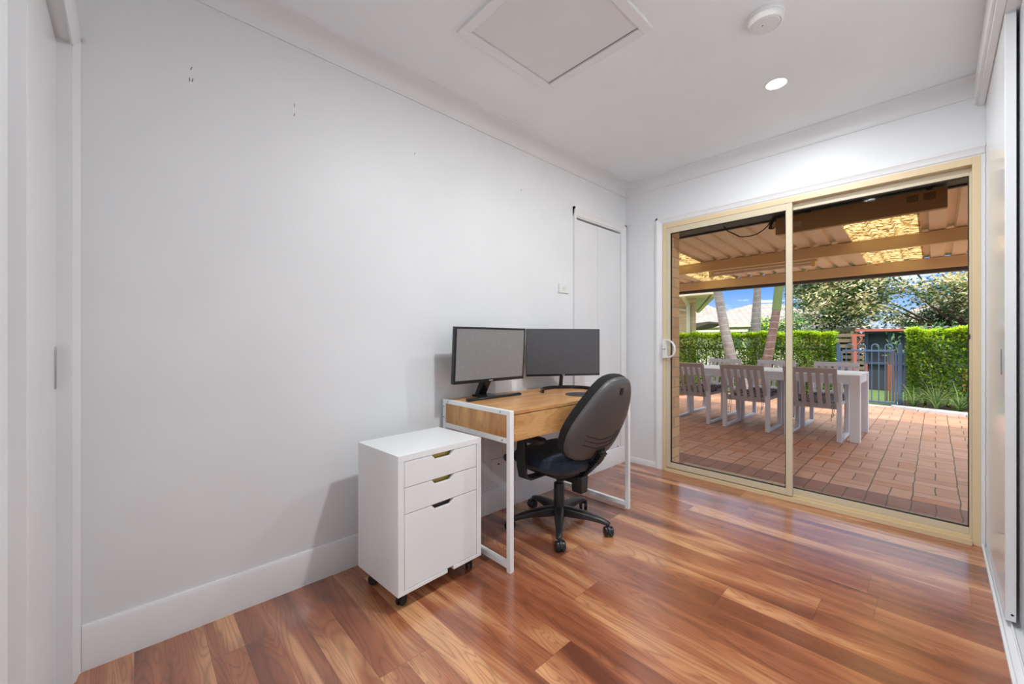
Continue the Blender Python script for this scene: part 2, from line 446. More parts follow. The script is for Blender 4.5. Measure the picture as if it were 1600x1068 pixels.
# architraves: stepped profile
def arch_v(x0, x1, y, z1, s=-1, t=.018):
    """vertical board on a wall whose face is y, from x0 (outer edge) to x1 (inner edge)"""
    w = x1-x0
    pr = [(x0, y), (x0, y+s*t), (x0+w*.25, y+s*t), (x0+w*.32, y+s*t*.8), (x0+w*.8, y+s*t*.55), (x0+w*.9, y+s*t*.25), (x1, y+s*t*.2), (x1, y)]
    return pr
tb = MB(); tb.prism(arch_v(.001, .068, YF, 2.09, 1, .019), 'z', 0, 2.09); tb.prism([(x, z) for x, z in [(YF,2.025),(YF+.005,2.025),(YF+.012,2.045),(YF+.019,2.075),(YF+.019,2.09),(YF,2.09)]], 'x', .001, .96)
tb.prism([(.957-a, b) for a, b in [(p[0], p[1]) for p in arch_v(0, .067, YF, 2.09, 1, .019)]], 'z', 0, 2.09)
struct('trim_3', tb, trim_m)
# right wall: closet with two sliding leaves, header board and sill track
wr = MB(); wr.box(2.75, -3.41, 0, 2.85, 0, CH); wr.box(2.126, -3.41, 2.335, 2.22, -.0, CH)
struct('wall_right', wr, wall_m)
hd = MB(); hd.box(2.088, -3.41, 2.347, 2.126, 0, CH); hd.box(2.100, -3.41, 2.335, 2.126, 0, 2.347)
struct('trim_4', hd, trim_m, bevel=.003)
g = MB(); g.box(2.127, -.858, .03, 2.155, -.003, 2.337)
leaf1 = struct('door_2', g, closet_m, bevel=.0015)
sl = MB(); sl.box(2.1245, -.781, .956, 2.1275, -.753, 1.057)
obj('flush_pull', sl, steel, leaf1, bevel=.001)
b = MB(); b.lathe([(.004,-.8596),(.004,-.8575)], (2.145,0,.055), 12, 'y'); obj('screw', b, dark_gap, leaf1)
g = MB(); g.box(2.1635, -2.5, .03, 2.192, -.60, 2.337)
struct('door_3', g, closet_m, bevel=.0015)
dk = MB(); dk.box(2.128, -3.40, 2.3375, 2.21, 0, 2.346)  # dark strip painting the shade of the gap under the header
struct('gap_shade_5', dk, dark_gap)
sk = MB(); sk.box(2.112, -3.41, 0, 2.122, 0, .016); sk.box(2.122, -3.41, 0, 2.22, 0, .006)
for x in (2.142, 2.190): sk.box(x, -3.41, .006, x+.005, 0, .018)
struct('trim_6', sk, trim_m, bevel=.001)
# cornice (cove)
def cove(flip=1):
    pts = [(0, CH), (0, CH-.091), (.008, CH-.091), (.010, CH-.084)]
    for k in range(9):
        a = k/8*pi/2; pts.append((.012+(1-cos(a))*.070, CH-.082+sin(a)*.072))
    return pts + [(.091, CH-.008), (.091, CH)]
cp = cove()
struct('trim_1', MB().prism(cp, 'y', YF, -.0), wall_m)
struct('trim_2', MB().prism([(-a, b) for a, b in cp], 'x', 0, 2.088), wall_m)
# baseboards
bp = [(0,0),(.016,0),(.016,.125),(.013,.132),(.013,.137),(.007,.147),(0,.147)]
struct('baseboard_left', MB().prism(bp, 'y', -3.39, 0), trim_m)
bq = [(0,0),(.012,0),(.012,.03),(.006,.048),(0,.048)]
struct('baseboard_back', MB().prism([(-a, b) for a, b in bq], 'x', .016, .299), trim_m)

# linen cupboard bifold door in the left wall
bf = MB(); bf.box(-.10, by0, bz0, -.095, by1, bz1)
door5 = struct('door_5', bf, dark_gap)
ym = -.433
for a, b_ in ((by0+.003, ym-.0015), (ym+.0015, by1-.006)):
    p = MB(); p.box(-.030, a, bz0+.012, -.002, b_, bz1-.014); obj('door_panel', p, closet_m, door5, bevel=.0015)
pv = MB(); pv.box(-.02, -.20, bz0, .004, -.12, bz0+.006); pv.box(-.01, -.13, bz0, .004, -.125, bz0+.02)
obj('pivot_bracket', pv, dark_gap, door5)
jb = MB(); jb.box(-.095, by0-.001, bz0, 0, by0+.0025, bz1); jb.box(-.095, by1-.0025, bz0, 0, by1+.001, bz1); jb.box(-.095, by0, bz0-.004, 0, by1, bz0)
obj('jamb', jb, trim_m, door5)
def yz_arch(mb, a, b_, z0, z1):
    pass
ar = MB()
def prof(o, i, t=.018):
    w = i-o
    return [(0, o), (t, o), (t, o+w*.25), (t*.8, o+w*.32), (t*.55, o+w*.8), (t*.25, o+w*.9), (t*.2, i), (0, i)]
ar.prism([(a, b) for a, b in prof(-.773, by0)], 'z', .147, 2.135)
ar.prism([(a, b) for a, b in prof(-.018, by1)], 'z', .147, 2.135)
ar.prism([(q[0], q[1]) for q in [(z, y) for z, y in []]] or [(0,2.152),(0.018,2.152),(.018,2.13),(.014,2.12),(.010,2.08),(.004,2.072),(.004,2.062),(0,2.062)], 'y', -.773, -.018) if False else None
tp = [(0,2.137),(.018,2.137),(.018,2.118),(.014,2.112),(.010,2.074),(.004,2.068),(.004,2.062),(0,2.062)]
ar.prism(tp, 'y', -.773, -.018)
struct('trim_7', ar, trim_m)

# sliding door ------------------------------------------------------------
fr = MB()
fr.box(.358, -.012, 0, .388, .10, HD); fr.box(2.080, -.012, 0, 2.112, .10, HD)
fr.box(.388, -.012, 2.032, 2.080, .10, HD); fr.box(.388, -.030, 0, 2.080, .10, .016)
fr.box(.388, -.030, .016, 2.080, -.022, .030); fr.box(.388, .022, .016, 2.080, .030, .036)
door1 = struct('door_1', fr, cream, bevel=.0015)
def sash(x0, x1, y0, y1, z0, z1, rail=.045, stile=.036):
    s = MB(); s.box(x0, y0, z0, x0+stile, y1, z1); s.box(x1-stile, y0, z0, x1, y1, z1)
    s.box(x0+stile, y0, z0, x1-stile, y1, z0+rail); s.box(x0+stile, y0, z1-rail, x1-stile, y1, z1)
    so = obj('sash', s, cream2, door1, bevel=.0012)
    gk = MB(); t = .004; a, b_, c, d = x0+stile, x1-stile, z0+rail, z1-rail
    gk.box(a, y0+.002, c, a+t, y1-.002, d); gk.box(b_-t, y0+.002, c, b_, y1-.002, d)
    gk.box(a, y0+.002, c, b_, y1-.002, c+t); gk.box(a, y0+.002, d-t, b_, y1-.002, d)
    obj('gasket', gk, rubber, so)
    yc = (y0+y1)/2
    gl = MB(); gl.box(a, yc-.0025, c, b_, yc+.0025, d)
    obj('pane', gl, glass_m, so)
    return so
s1 = sash(.389, 1.274, -.010, .016, .032, 2.031, .046, .036)
s2 = sash(1.235, 2.081, .034, .060, .032, 2.031, .044, .010)
h = MB()
h.box(.366, -.040, .944, .404, -.010, 1.102)
pts = [(.385, -.03, 1.095), (.43, -.045, 1.092), (.462, -.052, 1.074), (.480, -.055, 1.045), (.482, -.055, 1.005), (.470, -.052, .972), (.436, -.045, .952), (.385, -.03, .949)]
h.tube(pts, .009, 8)
hdl = obj('door_handle', h, whitepl, s1, bevel=.003)
k = MB(); k.lathe([(.006,-.0425),(.006,-.0395)], (.374,0,1.02), 12, 'y'); k.lathe([(.006,-.0425),(.006,-.0395)], (.392,0,1.02), 12, 'y'); obj('lock_screw', k, steel, hdl)
# brighter leading edge and dark latch
lt = MB(); lt.box(2.066, .030, 1.10, 2.074, .05, 1.125); obj('latch', lt, rubber, s2)
# white architrave around the door
t8 = MB()
t8.prism(arch_v(.299, .359, 0, 2.13, -1, .018), 'z', 0, 2.132)
t8.prism([(0,2.132),(-.018,2.132),(-.018,2.115),(-.014,2.11),(-.010,2.082),(-.004,2.076),(-.004,2.070),(0,2.070)], 'x', .299, 2.126)
t8.box(2.110, -.012, 0, 2.126, 0, 2.07)
struct('trim_8', t8, trim_m)

# ------------------------------------------------------------------ ceiling fittings
hx0, hx1, hy0, hy1 = .515, 1.043, -2.167, -1.640
hatch = thing('ceiling_hatch', 'square white manhole cover in a flat timber frame in the ceiling', 'ceiling hatch', (hx0, hy0, CH))
f = MB(); w = .045; z0, z1 = CH-.014, CH+.001
f.box(hx0-w, hy0-w, z0, hx0, hy1+w, z1); f.box(hx1, hy0-w, z0, hx1+w, hy1+w, z1); f.box(hx0, hy0-w, z0, hx1, hy0, z1); f.box(hx0, hy1, z0, hx1, hy1+w, z1)
obj('frame', f, trim_m, hatch, bevel=.002)
hp = MB(); hp.box(hx0+.002, hy0+.002, CH-.006, hx1-.002, hy1-.006, CH+.001)
pm = paint('scuffed_hatch_board', (.77,.775,.78), .6); obj('cover_panel', hp, pm, hatch)
ed = MB(); ed.box(hx0, hy1-.006, CH-.0062, hx1, hy1-.003, CH); obj('edge_gap', ed, principled('gap_shadow_line', (.12,.11,.1), .9), hatch)

sa = thing('smoke_alarm', 'round white smoke alarm on the ceiling', 'smoke alarm', (1.445, -1.299, CH))
sb = MB(); sb.lathe([(.070,CH+.001),(.070,CH-.010),(.066,CH-.013)], (1.445,-1.299,0), 40); obj('mounting_plate', sb, whitepl, sa)
sb = MB(); sb.lathe([(.064,CH-.013),(.067,CH-.018),(.066,CH-.032),(.058,CH-.040),(.056,CH-.040),(.054,CH-.037),(.050,CH-.041),(.02,CH-.043),(.0,CH-.043)], (1.445,-1.299,0), 40); obj('body', sb, whitepl, sa)
sb = MB(); sb.lathe([(.0025,CH-.0425),(.0025,CH-.0445)], (1.437,-1.310,0), 10); obj('indicator', sb, rubber, sa)
def downlight(x, y, label):
    t = thing('downlight', label, 'ceiling light', (x, y, CH))
    b = MB(); b.lathe([(.056,CH+.001),(.056,CH-.003),(.050,CH-.006),(.046,CH-.004),(.046,CH+.001)], (x,y,0), 36); obj('trim_ring', b, whitepl, t)
    b = MB(); b.lathe([(.046,CH-.0015),(.046,CH-.004),(.0,CH-.0045)], (x,y,0), 36); obj('lens', b, lens_m, t)
    return t
downlight(1.354, -.742, 'lit round downlight in the ceiling near the sliding door')
def lamp(name, x, y, z, size, power, spread=180, col=(.95,.98,1.)):
    l = bpy.data.lights.new(name, 'AREA'); l.shape = 'DISK'; l.size = size; l.energy = power; l.spread = R(spread); l.color = col
    o = bpy.data.objects.new(name, l); COL.objects.link(o); o.location = (x, y, z); return o

# wall plates
def plate(name, y, z, label, cat, kind):
    t = thing(name, label, cat, (0, y, z))
    b = MB(); b.box(0, y-.058, z-.036, .010, y+.058, z+.036); obj('plate', b, whitepl, t, bevel=.003)
    if kind == 'switch':
        b = MB(); b.box(.010, y-.016, z-.011, .0135, y+.016, z+.011); obj('rocker', b, principled('rocker_white', (.70,.71,.71), .3), t, bevel=.003)
    else:
        b = MB(); b.lathe([(.006,.010),(.006,.0125),(.0001,.0125)], (0, y, z), 16, 'x')
        obj('aerial_socket', b, rubber, t)
    return t
plate('light_switch', -.890, 1.487, 'white single light switch plate on the left wall beside the cupboard architrave', 'light switch', 'switch')
plate('wall_socket', -1.556, .297, 'white wall plate with one black round socket under the desk', 'wall socket', 'aerial')

# ------------------------------------------------------------------ drawer cabinet
CR = R(3.4)
cab = thing('drawer_cabinet', 'white three-drawer cabinet on castors standing left of the desk', 'drawer cabinet', (.150, -2.527, 0), CR)
# local: x 0..D towards the room, y 0..Wd along the wall
D, Wd, T = .338, .443, .632
def L(mb, name, mat, par=cab, bevel=.0012): return obj(name, mb, mat, par, bevel=bevel, world=False)
b = MB(); b.box(0, 0, .606, D, Wd, T); L(b, 'top_panel', cabinet_m)
b = MB(); b.box(0, 0, .072, D, .028, .606); L(b, 'side_panel', cabinet_m)
b = MB(); b.box(0, Wd-.028, .072, D, Wd, .606); L(b, 'side_panel', cabinet_m)
b = MB(); b.box(0, .028, .072, .01, Wd-.028, .606); L(b, 'back_panel', cabinet_m)
b = MB(); b.box(.01, .028, .072, D-.04, Wd-.028, .088); b.box(D-.04, .028, .072, D, .245, .088); b.box(D-.04, .278, .072, D, Wd-.028, .088); L(b, 'bottom_rail', cabinet_m)
def drawer(z0, z1, inner):
    a0, a1, yc = .0305, Wd-.0305, Wd/2
    pts = [(a0, z0), (a1, z0), (a1, z1), (yc+.060, z1), (yc+.040, z1-.021), (yc-.040, z1-.021), (yc-.060, z1), (a0, z1)]
    m = MB(); m.prism(pts, 'x', D-.018, D-.001); fo = L(m, 'drawer', cabinet_m, bevel=.0008)
    m = MB(); m.box(.03, a0+.012, z0+.012, D-.022, a1-.012, z0+.018); m.box(D-.030, a0+.012, z0+.018, D-.0185, a1-.012, z1-.030)
    ft = obj('drawer_tray', m, cabinet_m, fo, world=False)
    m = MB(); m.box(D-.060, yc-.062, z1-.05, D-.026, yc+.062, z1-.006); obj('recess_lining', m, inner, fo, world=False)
drawer(.5005, .604, brass); drawer(.3935, .4975, brass); drawer(.0905, .3905, dk_int)
def castor(x, y, par, r=.022, ang=0., z=.072, mat=black_pl):
    b = MB(Matrix.Translation((x, y, 0)) @ Matrix.Rotation(ang, 4, 'Z'))
    b.cyl((0,0,z-.022), (0,0,z), .007); b.box(-.013,-.016,z-.005,.013,.016,z)
    b.prism([(-.012, z-.01), (.018, z-.01), (.030, r*1.1), (.020, r*.7), (-.002, r*1.2)], 'y', -.004, .004)
    c = obj('castor', b, mat, par, world=False)
    b = MB(Matrix.Translation((x, y, 0)) @ Matrix.Rotation(ang, 4, 'Z'))
    for s in (-1, 1): b.lathe([(.004, s*.004), (r*.9, s*.004), (r, s*.007), (r, s*.013), (r*.85, s*.016), (.006, s*.0165)], (.016, 0, r), 24, 'y')
    obj('wheel', b, rubber, c, world=False)
for x, y, a in ((D-.05, .035, 2.), (D-.05, Wd-.035, 2.4), (.05, .035, .4), (.05, Wd-.035, 1.)): castor(x, y, cab, .022, a)

# ------------------------------------------------------------------ desk
dx0, dx1, dy0, dy1, dz = .022, .580, -1.988, -.915, .760
desk = thing('office_desk', 'oak veneer desk with white square steel legs and one long drawer', 'desk', (dx0, dy0, 0))
def endframe(y0, y1, name_leg='leg'):
    s = .025
    for x in (dx0, dx1-s):
        b = MB(); b.box(x, y0, 0, x+s, y1, dz); obj(name_leg, b, whitemetal, desk, bevel=.0015)
    b = MB(); b.box(dx0+s, y0, dz-.022, dx1-s, y1, dz-.0005); obj('top_rail', b, whitemetal, desk, bevel=.001)
    b = MB(); b.box(dx0+s, y0, .604, dx1-s, y1, .629); obj('side_rail', b, whitemetal, desk, bevel=.001)
    b = MB(); b.box(dx0+s, y0, .018, dx1-s, y1, .043); obj('foot_rail', b, whitemetal, desk, bevel=.001)
endframe(dy0, dy0+.025); endframe(dy1-.025, dy1)
for yo, s in ((dy0, 1), (dy1, -1)):
    b = MB(); a, c = sorted((yo+s*.006, yo+s*.022)); b.box(dx0+.025, a, .629, dx1-.025, c, dz-.022); obj('end_panel', b, desk_side_m, desk)
for x, z in ((dx0+.05, dz-.011), (dx1-.07, dz-.011), (dx1-.055, .6165)):
    b = MB(); b.lathe([(.0045, dy0-.0012), (.0045, dy0+.001)], (x, 0, z), 12, 'y'); obj('bolt', b, steel, desk)
for z in (.720, .66):
    b = MB(); b.lathe([(.0045, dy0-.0012), (.0045, dy0+.001)], (dx0+.012, 0, z), 12, 'y'); obj('bolt', b, steel, desk)
b = MB(); b.box(dx0+.002, dy0+.0255, dz-.020, dx1-.002, dy1-.0255, dz-.003); obj('desktop', b, desk_m, desk, bevel=.001)
b = MB(); b.box(dx0+.002, dy0+.026, .615, dx0+.018, dy1-.026, dz-.020); b.box(dx0+.018, dy0+.026, .617, dx1-.022, dy1-.026, .625); obj('carcass', b, desk_m, desk)
b = MB(); b.box(dx1-.020, dy0+.028, .612, dx1-.003, dy1-.028, dz-.024); obj('drawer', b, desk_front_m, desk, bevel=.001)

# ------------------------------------------------------------------ monitors
# 1: thick bezel, angled neck and bar foot. Local: screen faces +x, width along y, origin on the desk
TOP = dz-.003
m1 = thing('monitor', 'black monitor with a smudged, reflection-grey screen on a slanted neck and straight bar foot, left of the two screens', 'monitor', (0,0,TOP))
ORG[m1.name] = Vector((0,0,TOP))
tilt = Matrix.Translation((.162, -1.749, 1.010)) @ Matrix.Rotation(R(3.6), 4, 'Y')
hw, hh = .266, .157
b = MB(tilt)
b.prism([(-.010,-hh),(.010,-hh),(.010,hh),(-.010,hh),(-.024,hh*.9),(-.036,hh*.5),(-.036,-hh*.5),(-.024,-hh*.9)], 'y', -hw, hw) if False else None
b.loft([[(d, sx*(hw-k), sz*(hh-k)) for sx, sz in ((-1,-1),(1,-1),(1,1),(-1,1))] for d, k in ((.010,.0),(-.014,.0),(-.030,.03),(-.036,.06))])
case = obj('casing', b, black_gl, m1, bevel=.002)
b = MB(tilt); t = .011
b.box(.010,-hw,-hh,.0125,-hw+t,hh); b.box(.010,hw-t,-hh,.0125,hw,hh); b.box(.010,-hw+t,hh-t,.0125,hw-t,hh); b.box(.010,-hw+t,-hh,.0125,hw-t,-hh+.018)
obj('bezel', b, black_gl, m1, bevel=.0008)
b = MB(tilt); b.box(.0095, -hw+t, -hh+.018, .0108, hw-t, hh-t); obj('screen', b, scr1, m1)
b = MB(tilt); b.box(.0124, -.016, -hh+.006, .0130, .012, -hh+.011); obj('maker_badge', b, principled('silver_badge', (.45,.46,.47), .4), m1)
b = MB(); b.prism([(.040, TOP+.010), (.078, TOP+.010), (.148, .885), (.128, .93), (.105, .90), (.090, .86)], 'y', -1.775, -1.715); obj('neck', b, black_gl, m1, bevel=.004)
b = MB(); b.prism([(.035, TOP), (.190, TOP), (.190, TOP+.010), (.09, TOP+.018), (.035, TOP+.012)], 'y', -1.79, -1.70)
b.prism([(.174, TOP), (.196, TOP), (.196, TOP+.011), (.180, TOP+.016), (.174, TOP+.014)], 'y', -1.940, -1.532); obj('foot', b, black_gl, m1, bevel=.0015)

# 2: slim panel turned to the user, arc foot
m2c = Vector((.190, -1.122, 0)); nrm = Vector((.858, -.514, 0)).normalized(); lat = Vector((-nrm.y, nrm.x, 0))
A2 = math.atan2(nrm.y, nrm.x)
m2 = thing('monitor', 'slim black monitor with an arc shaped foot, right of the two screens', 'monitor', (m2c.x, m2c.y, TOP), A2)
hw, hh, zc = .264, .160, 1.010-TOP
def L2(mb, name, mat, bevel=0): return obj(name, mb, mat, m2, bevel=bevel, world=False)
b = MB(Matrix.Translation((0,0,zc)))
b.loft([[(d, sx*(hw-k), sz*(hh-k)) for sx, sz in ((-1,-1),(1,-1),(1,1),(-1,1))] for d, k in ((.006,.0),(-.004,.0),(-.014,.02),(-.030,.08))]); L2(b, 'casing', black_pl, .001)
b = MB(Matrix.Translation((0,0,zc))); t = .003
b.box(.006,-hw,-hh,.0078,-hw+t,hh); b.box(.006,hw-t,-hh,.0078,hw,hh); b.box(.006,-hw+t,hh-t,.0078,hw-t,hh); b.box(.006,-hw+t,-hh,.0078,hw-t,-hh+.013); L2(b, 'bezel', black_gl)
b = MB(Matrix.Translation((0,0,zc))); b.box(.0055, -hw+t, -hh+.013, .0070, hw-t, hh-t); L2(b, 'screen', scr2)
b = MB(); zl = zc-hh+.003
for x0_, z0_, x1_, z1_ in ((-.0085,0,-.0070,.0085),(-.0085,0,-.0030,.0015),(.0,0,.0015,.0085),(.0,0,.0070,.0015),(.0,.0070,.0065,.0085),(.0055,0,.0070,.0045),(.0035,.0033,.0070,.0047)):
    b.box(.0076, x0_, zl+z0_, .0082, x1_, zl+z1_)
L2(b, 'maker_logo', principled('pale_logo_print', (.6,.6,.6), .5))
b = MB(); b.tube([(-.055,0,.012),(-.045,0,.06),(-.028,0,.13)], .013, 14); L2(b, 'neck', black_pl)
b = MB(); pa = []
for k in range(25):
    a = pi*(.5+.0) + (k/24)*pi
    pa.append((.16+.22*cos(a), .20*sin(a)))
inner = [(.16+(x-.16)*.93, y*.93) for x, y in pa]
def ringp(z0, z1):
    o_ = [[(x, y, z0), (x, y, z1), (xi, yi, z1), (xi, yi, z0)] for (x, y), (xi, yi) in zip(pa, inner)]
    return o_
b.loft(ringp(0, .022)); b.box(-.062, -.016, .002, -.04, .016, .016); L2(b, 'foot', black_gl)

cs = MB(); cs.lathe([(.092, TOP), (.0925, TOP+.0015), (.091, TOP+.003), (0, TOP+.003)], (.430, -1.250, 0), 48)
tag(obj('round_mat', cs, principled('slate_mat', (.035,.036,.04), .55)), 'thin round black mat lying on the desk beside the office chair back', 'mat')

# ------------------------------------------------------------------ office chair
oc = thing('office_chair', 'dark office chair with grey plastic back shell and navy seat at the desk', 'office chair', (.410, -1.430, 0), R(90))
def LO(mb, name, mat, par=oc, bevel=0): return obj(name, mb, mat, par, bevel=bevel, world=False)
def selli(a, b_, n, k=40):
    out = []
    for i in range(k):
        t = 2*pi*i/k; c, s_ = cos(t), sin(t)
        out.append((a*math.copysign(abs(c)**(2/n), c), b_*math.copysign(abs(s_)**(2/n), s_)))
    return out
# seat cushion: local +y is the front
rings = []
for sc_, z in ((.55,.358),(.80,.362),(.93,.376),(1.0,.400),(1.0,.425),(.96,.446),(.85,.459),(.6,.464),(.25,.462)):
    rings.append([(x, y+.005, z + (-.030*max(0, (y-.12)/.12)**2 if z > .42 else 0)) for x, y in selli(.245*sc_, .235*sc_, 3.)])
b = MB(); b.loft(rings); LO(b, 'seat', seat_fab)
b = MB(); b.loft([[(x, y, z) for x, y in selli(.20*s_, .19*s_, 3.5)] for s_, z in ((.80,.335),(.9,.345),(.92,.362))]); LO(b, 'seat_pan', black_pl)
# backrest frame of reference: t along the height, l lateral
Bb = Vector((0,-.215,.455)); Bt = Vector((0,-.405,.905)); ax = (Bt-Bb).normalized(); H = (Bt-Bb).length; bn = Vector((0, ax.z, -ax.y))
def backpt(l, t, d):
    bend = -.030*(1-((t-H*.42)/(H*.6))**2) + .045*(l/.23)**2      # hugs the sitter
    return Bb + ax*t + bn*(d+bend) + Vector((l,0,0))
PROF = [(-1.,.0),(-.995,.095),(-.97,.150),(-.90,.195),(-.78,.225),(-.6,.243),(-.35,.250),(-.1,.242),(.15,.222),(.4,.194),(.6,.166),(.76,.138),(.88,.108),(.95,.078),(.988,.042),(1.,.0)]
def outline(s):
    P = PROF + [(t, -w) for t, w in PROF[-2:0:-1]]
    return [(w*s, H/2*(1+t*s)) for t, w in P]
b = MB(); b.loft([[backpt(l, t, d) for l, t in outline(s_)] for s_, d in ((.97,-.002),(1.,.008),(1.,.030),(.97,.052),(.88,.066),(.6,.074),(.25,.076))]); LO(b, 'backrest', back_fab)
b = MB(); b.loft([[backpt(l, t, d) for l, t in outline(s_)] for s_, d in ((.985,.006),(.99,-.006),(.975,-.017),(.93,-.023),(.90,-.026),(.6,-.030),(.25,-.031))]); shell = LO(b, 'back_shell', shell_m)
for q, zt in enumerate((.150,.122,.094)):
    b = MB(); pth = []
    for i in range(17):
        l = -.165+.33*i/16; u = abs(l)/.165
        t = zt + .030*max(0, (u-.35)/.65)
        pth.append(backpt(l, t, -.0305 + .006*max(0, u-.5)))
    b.tube(pth, .0030, 6); LO(b, 'moulded_groove', rubber, shell)
b = MB()
c0 = [backpt(l, t, -.030) for l, t in ((-.012,.405),(.012,.405),(.012,.440),(-.012,.440))]; c1 = [p - bn*.003 for p in c0]; b.loft([c0, c1]); LO(b, 'slot_cap', rubber, shell)
b = MB(); c0 = [backpt(l, t, -.024) for l, t in ((-.038,-.004),(.038,-.004),(.038,.075),(-.038,.075))]; c1 = [p - bn*.009 for p in c0]; b.loft([c0, c1]); LO(b, 'bar_slot', rubber, shell)
# ribbed back bar
def barpt(u): # from the shell slot down to the knuckle
    p0 = backpt(0, .07, -.045); p1 = Vector((0,-.150,.325))
    q = p0.lerp(p1, u); return q + Vector((0, -.012*sin(pi*u), 0))
b = MB(); b.tube([barpt(i/10) for i in range(11)], .018, 8, flat=.6); bar = LO(b, 'back_bar', black_pl)
b = MB()
for i in range(13):
    p = barpt((i+.3)/13.4); d = (barpt(1)-barpt(0)).normalized(); s_ = Vector((1,0,0)); n_ = d.cross(s_)
    c0 = [p + s_*a*.029 + n_*e*.017 for a, e in ((-1,-1),(1,-1),(1,1),(-1,1))]; b.loft([c0, [q + d*.007 for q in c0]])
LO(b, 'bellows', black_gl, bar)
b = MB(); b.loft([[(x, y, z) for x, y in ((-w_, -.185-e), (w_, -.185-e), (w_, -.115), (-w_, -.115))] for w_, e, z in ((.024,-.004,.235),(.028,.0,.243),(.030,.004,.325),(.028,.0,.333))]); LO(b, 'knuckle', black_pl, oc, .004)
b = MB(); b.box(-.035, -.17, .285, .035, .09, .330); b.box(-.075, -.09, .295, .075, .07, .345); LO(b, 'mechanism', black_pl, oc, .006)
b = MB(); b.cyl((-.10,.15,.36), (-.25,.16,.415), .006); b.lathe([(.004,-.285),(.020,-.283),(.022,-.262),(.004,-.255)], (0,.16,.42), 18, 'x'); LO(b, 'adjuster_knob', black_pl)
b = MB(); b.lathe([(.0275,.095),(.0275,.098),(.0325,.105),(.031,.245),(.028,.252),(.016,.255),(.016,.30)], (0,0,0), 28); LO(b, 'gas_column', black_pl)
b = MB(); b.lathe([(.020,.062),(.038,.066),(.042,.075),(.040,.112),(.034,.120),(.022,.121)], (0,0,0), 28)
hub = LO(b, 'base_hub', black_pl)
for wa in (20.7, 97., 164.7, 241., 310.):
    a = R(wa-90); mt = Matrix.Rotation(a, 4, 'Z')
    b = MB(mt); rings = []
    for u, w_, zt, zb in ((.03,.030,.118,.066),(.10,.026,.114,.066),(.18,.021,.104,.068),(.25,.018,.090,.062),(.285,.017,.078,.054),(.300,.013,.070,.056)):
        rings.append([(u,-w_,zb),(u,w_,zb),(u,w_,zt-.008),(u,w_*.5,zt),(u,-w_*.5,zt),(u,-w_,zt-.008)])
    b.loft(rings); leg = LO(b, 'base_leg', black_pl, oc, .003)
    sw = a + R({20.7:-60, 97.:30, 164.7:100, 241.:-40, 310.:20}[wa])
    cx_, cy_ = .287*cos(a), .287*sin(a)
    M2 = Matrix.Translation((cx_, cy_, 0)) @ Matrix.Rotation(sw, 4, 'Z')
    b = MB(M2); b.cyl((0,0,.040), (0,0,.062), .007)
    hood = [(-.010,.052)] + [(.014+.030*cos(q*pi/8), .027+.030*sin(q*pi/8)) for q in range(6, -1, -1)] + [(.035,.027),(.0,.035)]
    b.prism(hood, 'y', -.006, .006); cs_ = LO(b, 'castor', black_pl, leg)
    b = MB(M2)
    for s_ in (-1, 1): b.lathe([(.004, s_*.006), (.0255, s_*.006), (.027, s_*.010), (.027, s_*.020), (.023, s_*.025), (.010, s_*.0265), (.003, s_*.0265)], (.014, 0, .027), 28, 'y')
    LO(b, 'wheel', black_gl, cs_)
for sx in (-1, 1):
    b = MB()
    rings = []
    for p, w_, t_ in (((sx*.12,.03,.322),.028,.007),((sx*.235,.03,.324),.030,.008),((sx*.272,.03,.342),.030,.010),((sx*.282,.03,.40),.031,.012),((sx*.282,.03,.50),.031,.013),((sx*.280,.03,.548),.028,.012)):
        p = Vector(p); out = Vector((0,0,1)) if abs(p.x) < .24 else (Vector((-sx*.7,0,.7)) if p.z < .36 else Vector((-sx,0,0)))
        rings.append([p + Vector((0,a*w_,0)) + out*e*t_ for a, e in ((-1,-1),(1,-1),(1,1),(-1,1))])
    b.loft(rings); am = LO(b, 'armrest', black_pl, oc, .004)
    b = MB(); b.loft([[(x+sx*.275, y-.02, z) for x, y in selli(.038*s_, .115*s_, 3.5, 32)] for s_, z in ((.82,.545),(1.,.552),(1.,.566),(.9,.574),(.5,.577))]); LO(b, 'arm_pad', black_pl, am)

# ------------------------------------------------------------------ outdoors: house edge, patio
PZ = -.02
struct('wall_outside_left', MB().box(-4.5, .07, PZ, .400, .215, 2.30), brick_m)
struct('wall_outside_right', MB().box(2.125, .07, PZ, 5.5, .215, 2.30), brick_x)
struct('wall_outside_lintel', MB().box(.400, .075, 2.04, 2.125, .215, 2.30), brick_x)
struct('door_sill_outside', MB().box(.400, .10, PZ-.1, 2.125, .34, -.002), brick_x)
struct('patio_paving', MB().box(-6, .06, -.14, 6.5, 6.0, PZ), paver_m)
struct('eaves_soffit', MB().box(-4.5, .215, 2.172, 5.5, .90, 2.185), gutter_m)
gt = MB(); gt.box(-4.5, .90, 2.160, 5.5, .93, 2.30); struct('eaves_fascia', gt, gutter_m)
# our own house roof behind: keeps the sun off the patio as in the photo
hr = MB(); hr.prism([(-6.5,2.66),(-2.2,3.65),(.05,2.64),(.95,2.31),(.95,2.37),(-2.2,3.75),(-6.5,2.74)], 'x', -4.5, 5.5); struct('house_roof', hr, rooftile_m)

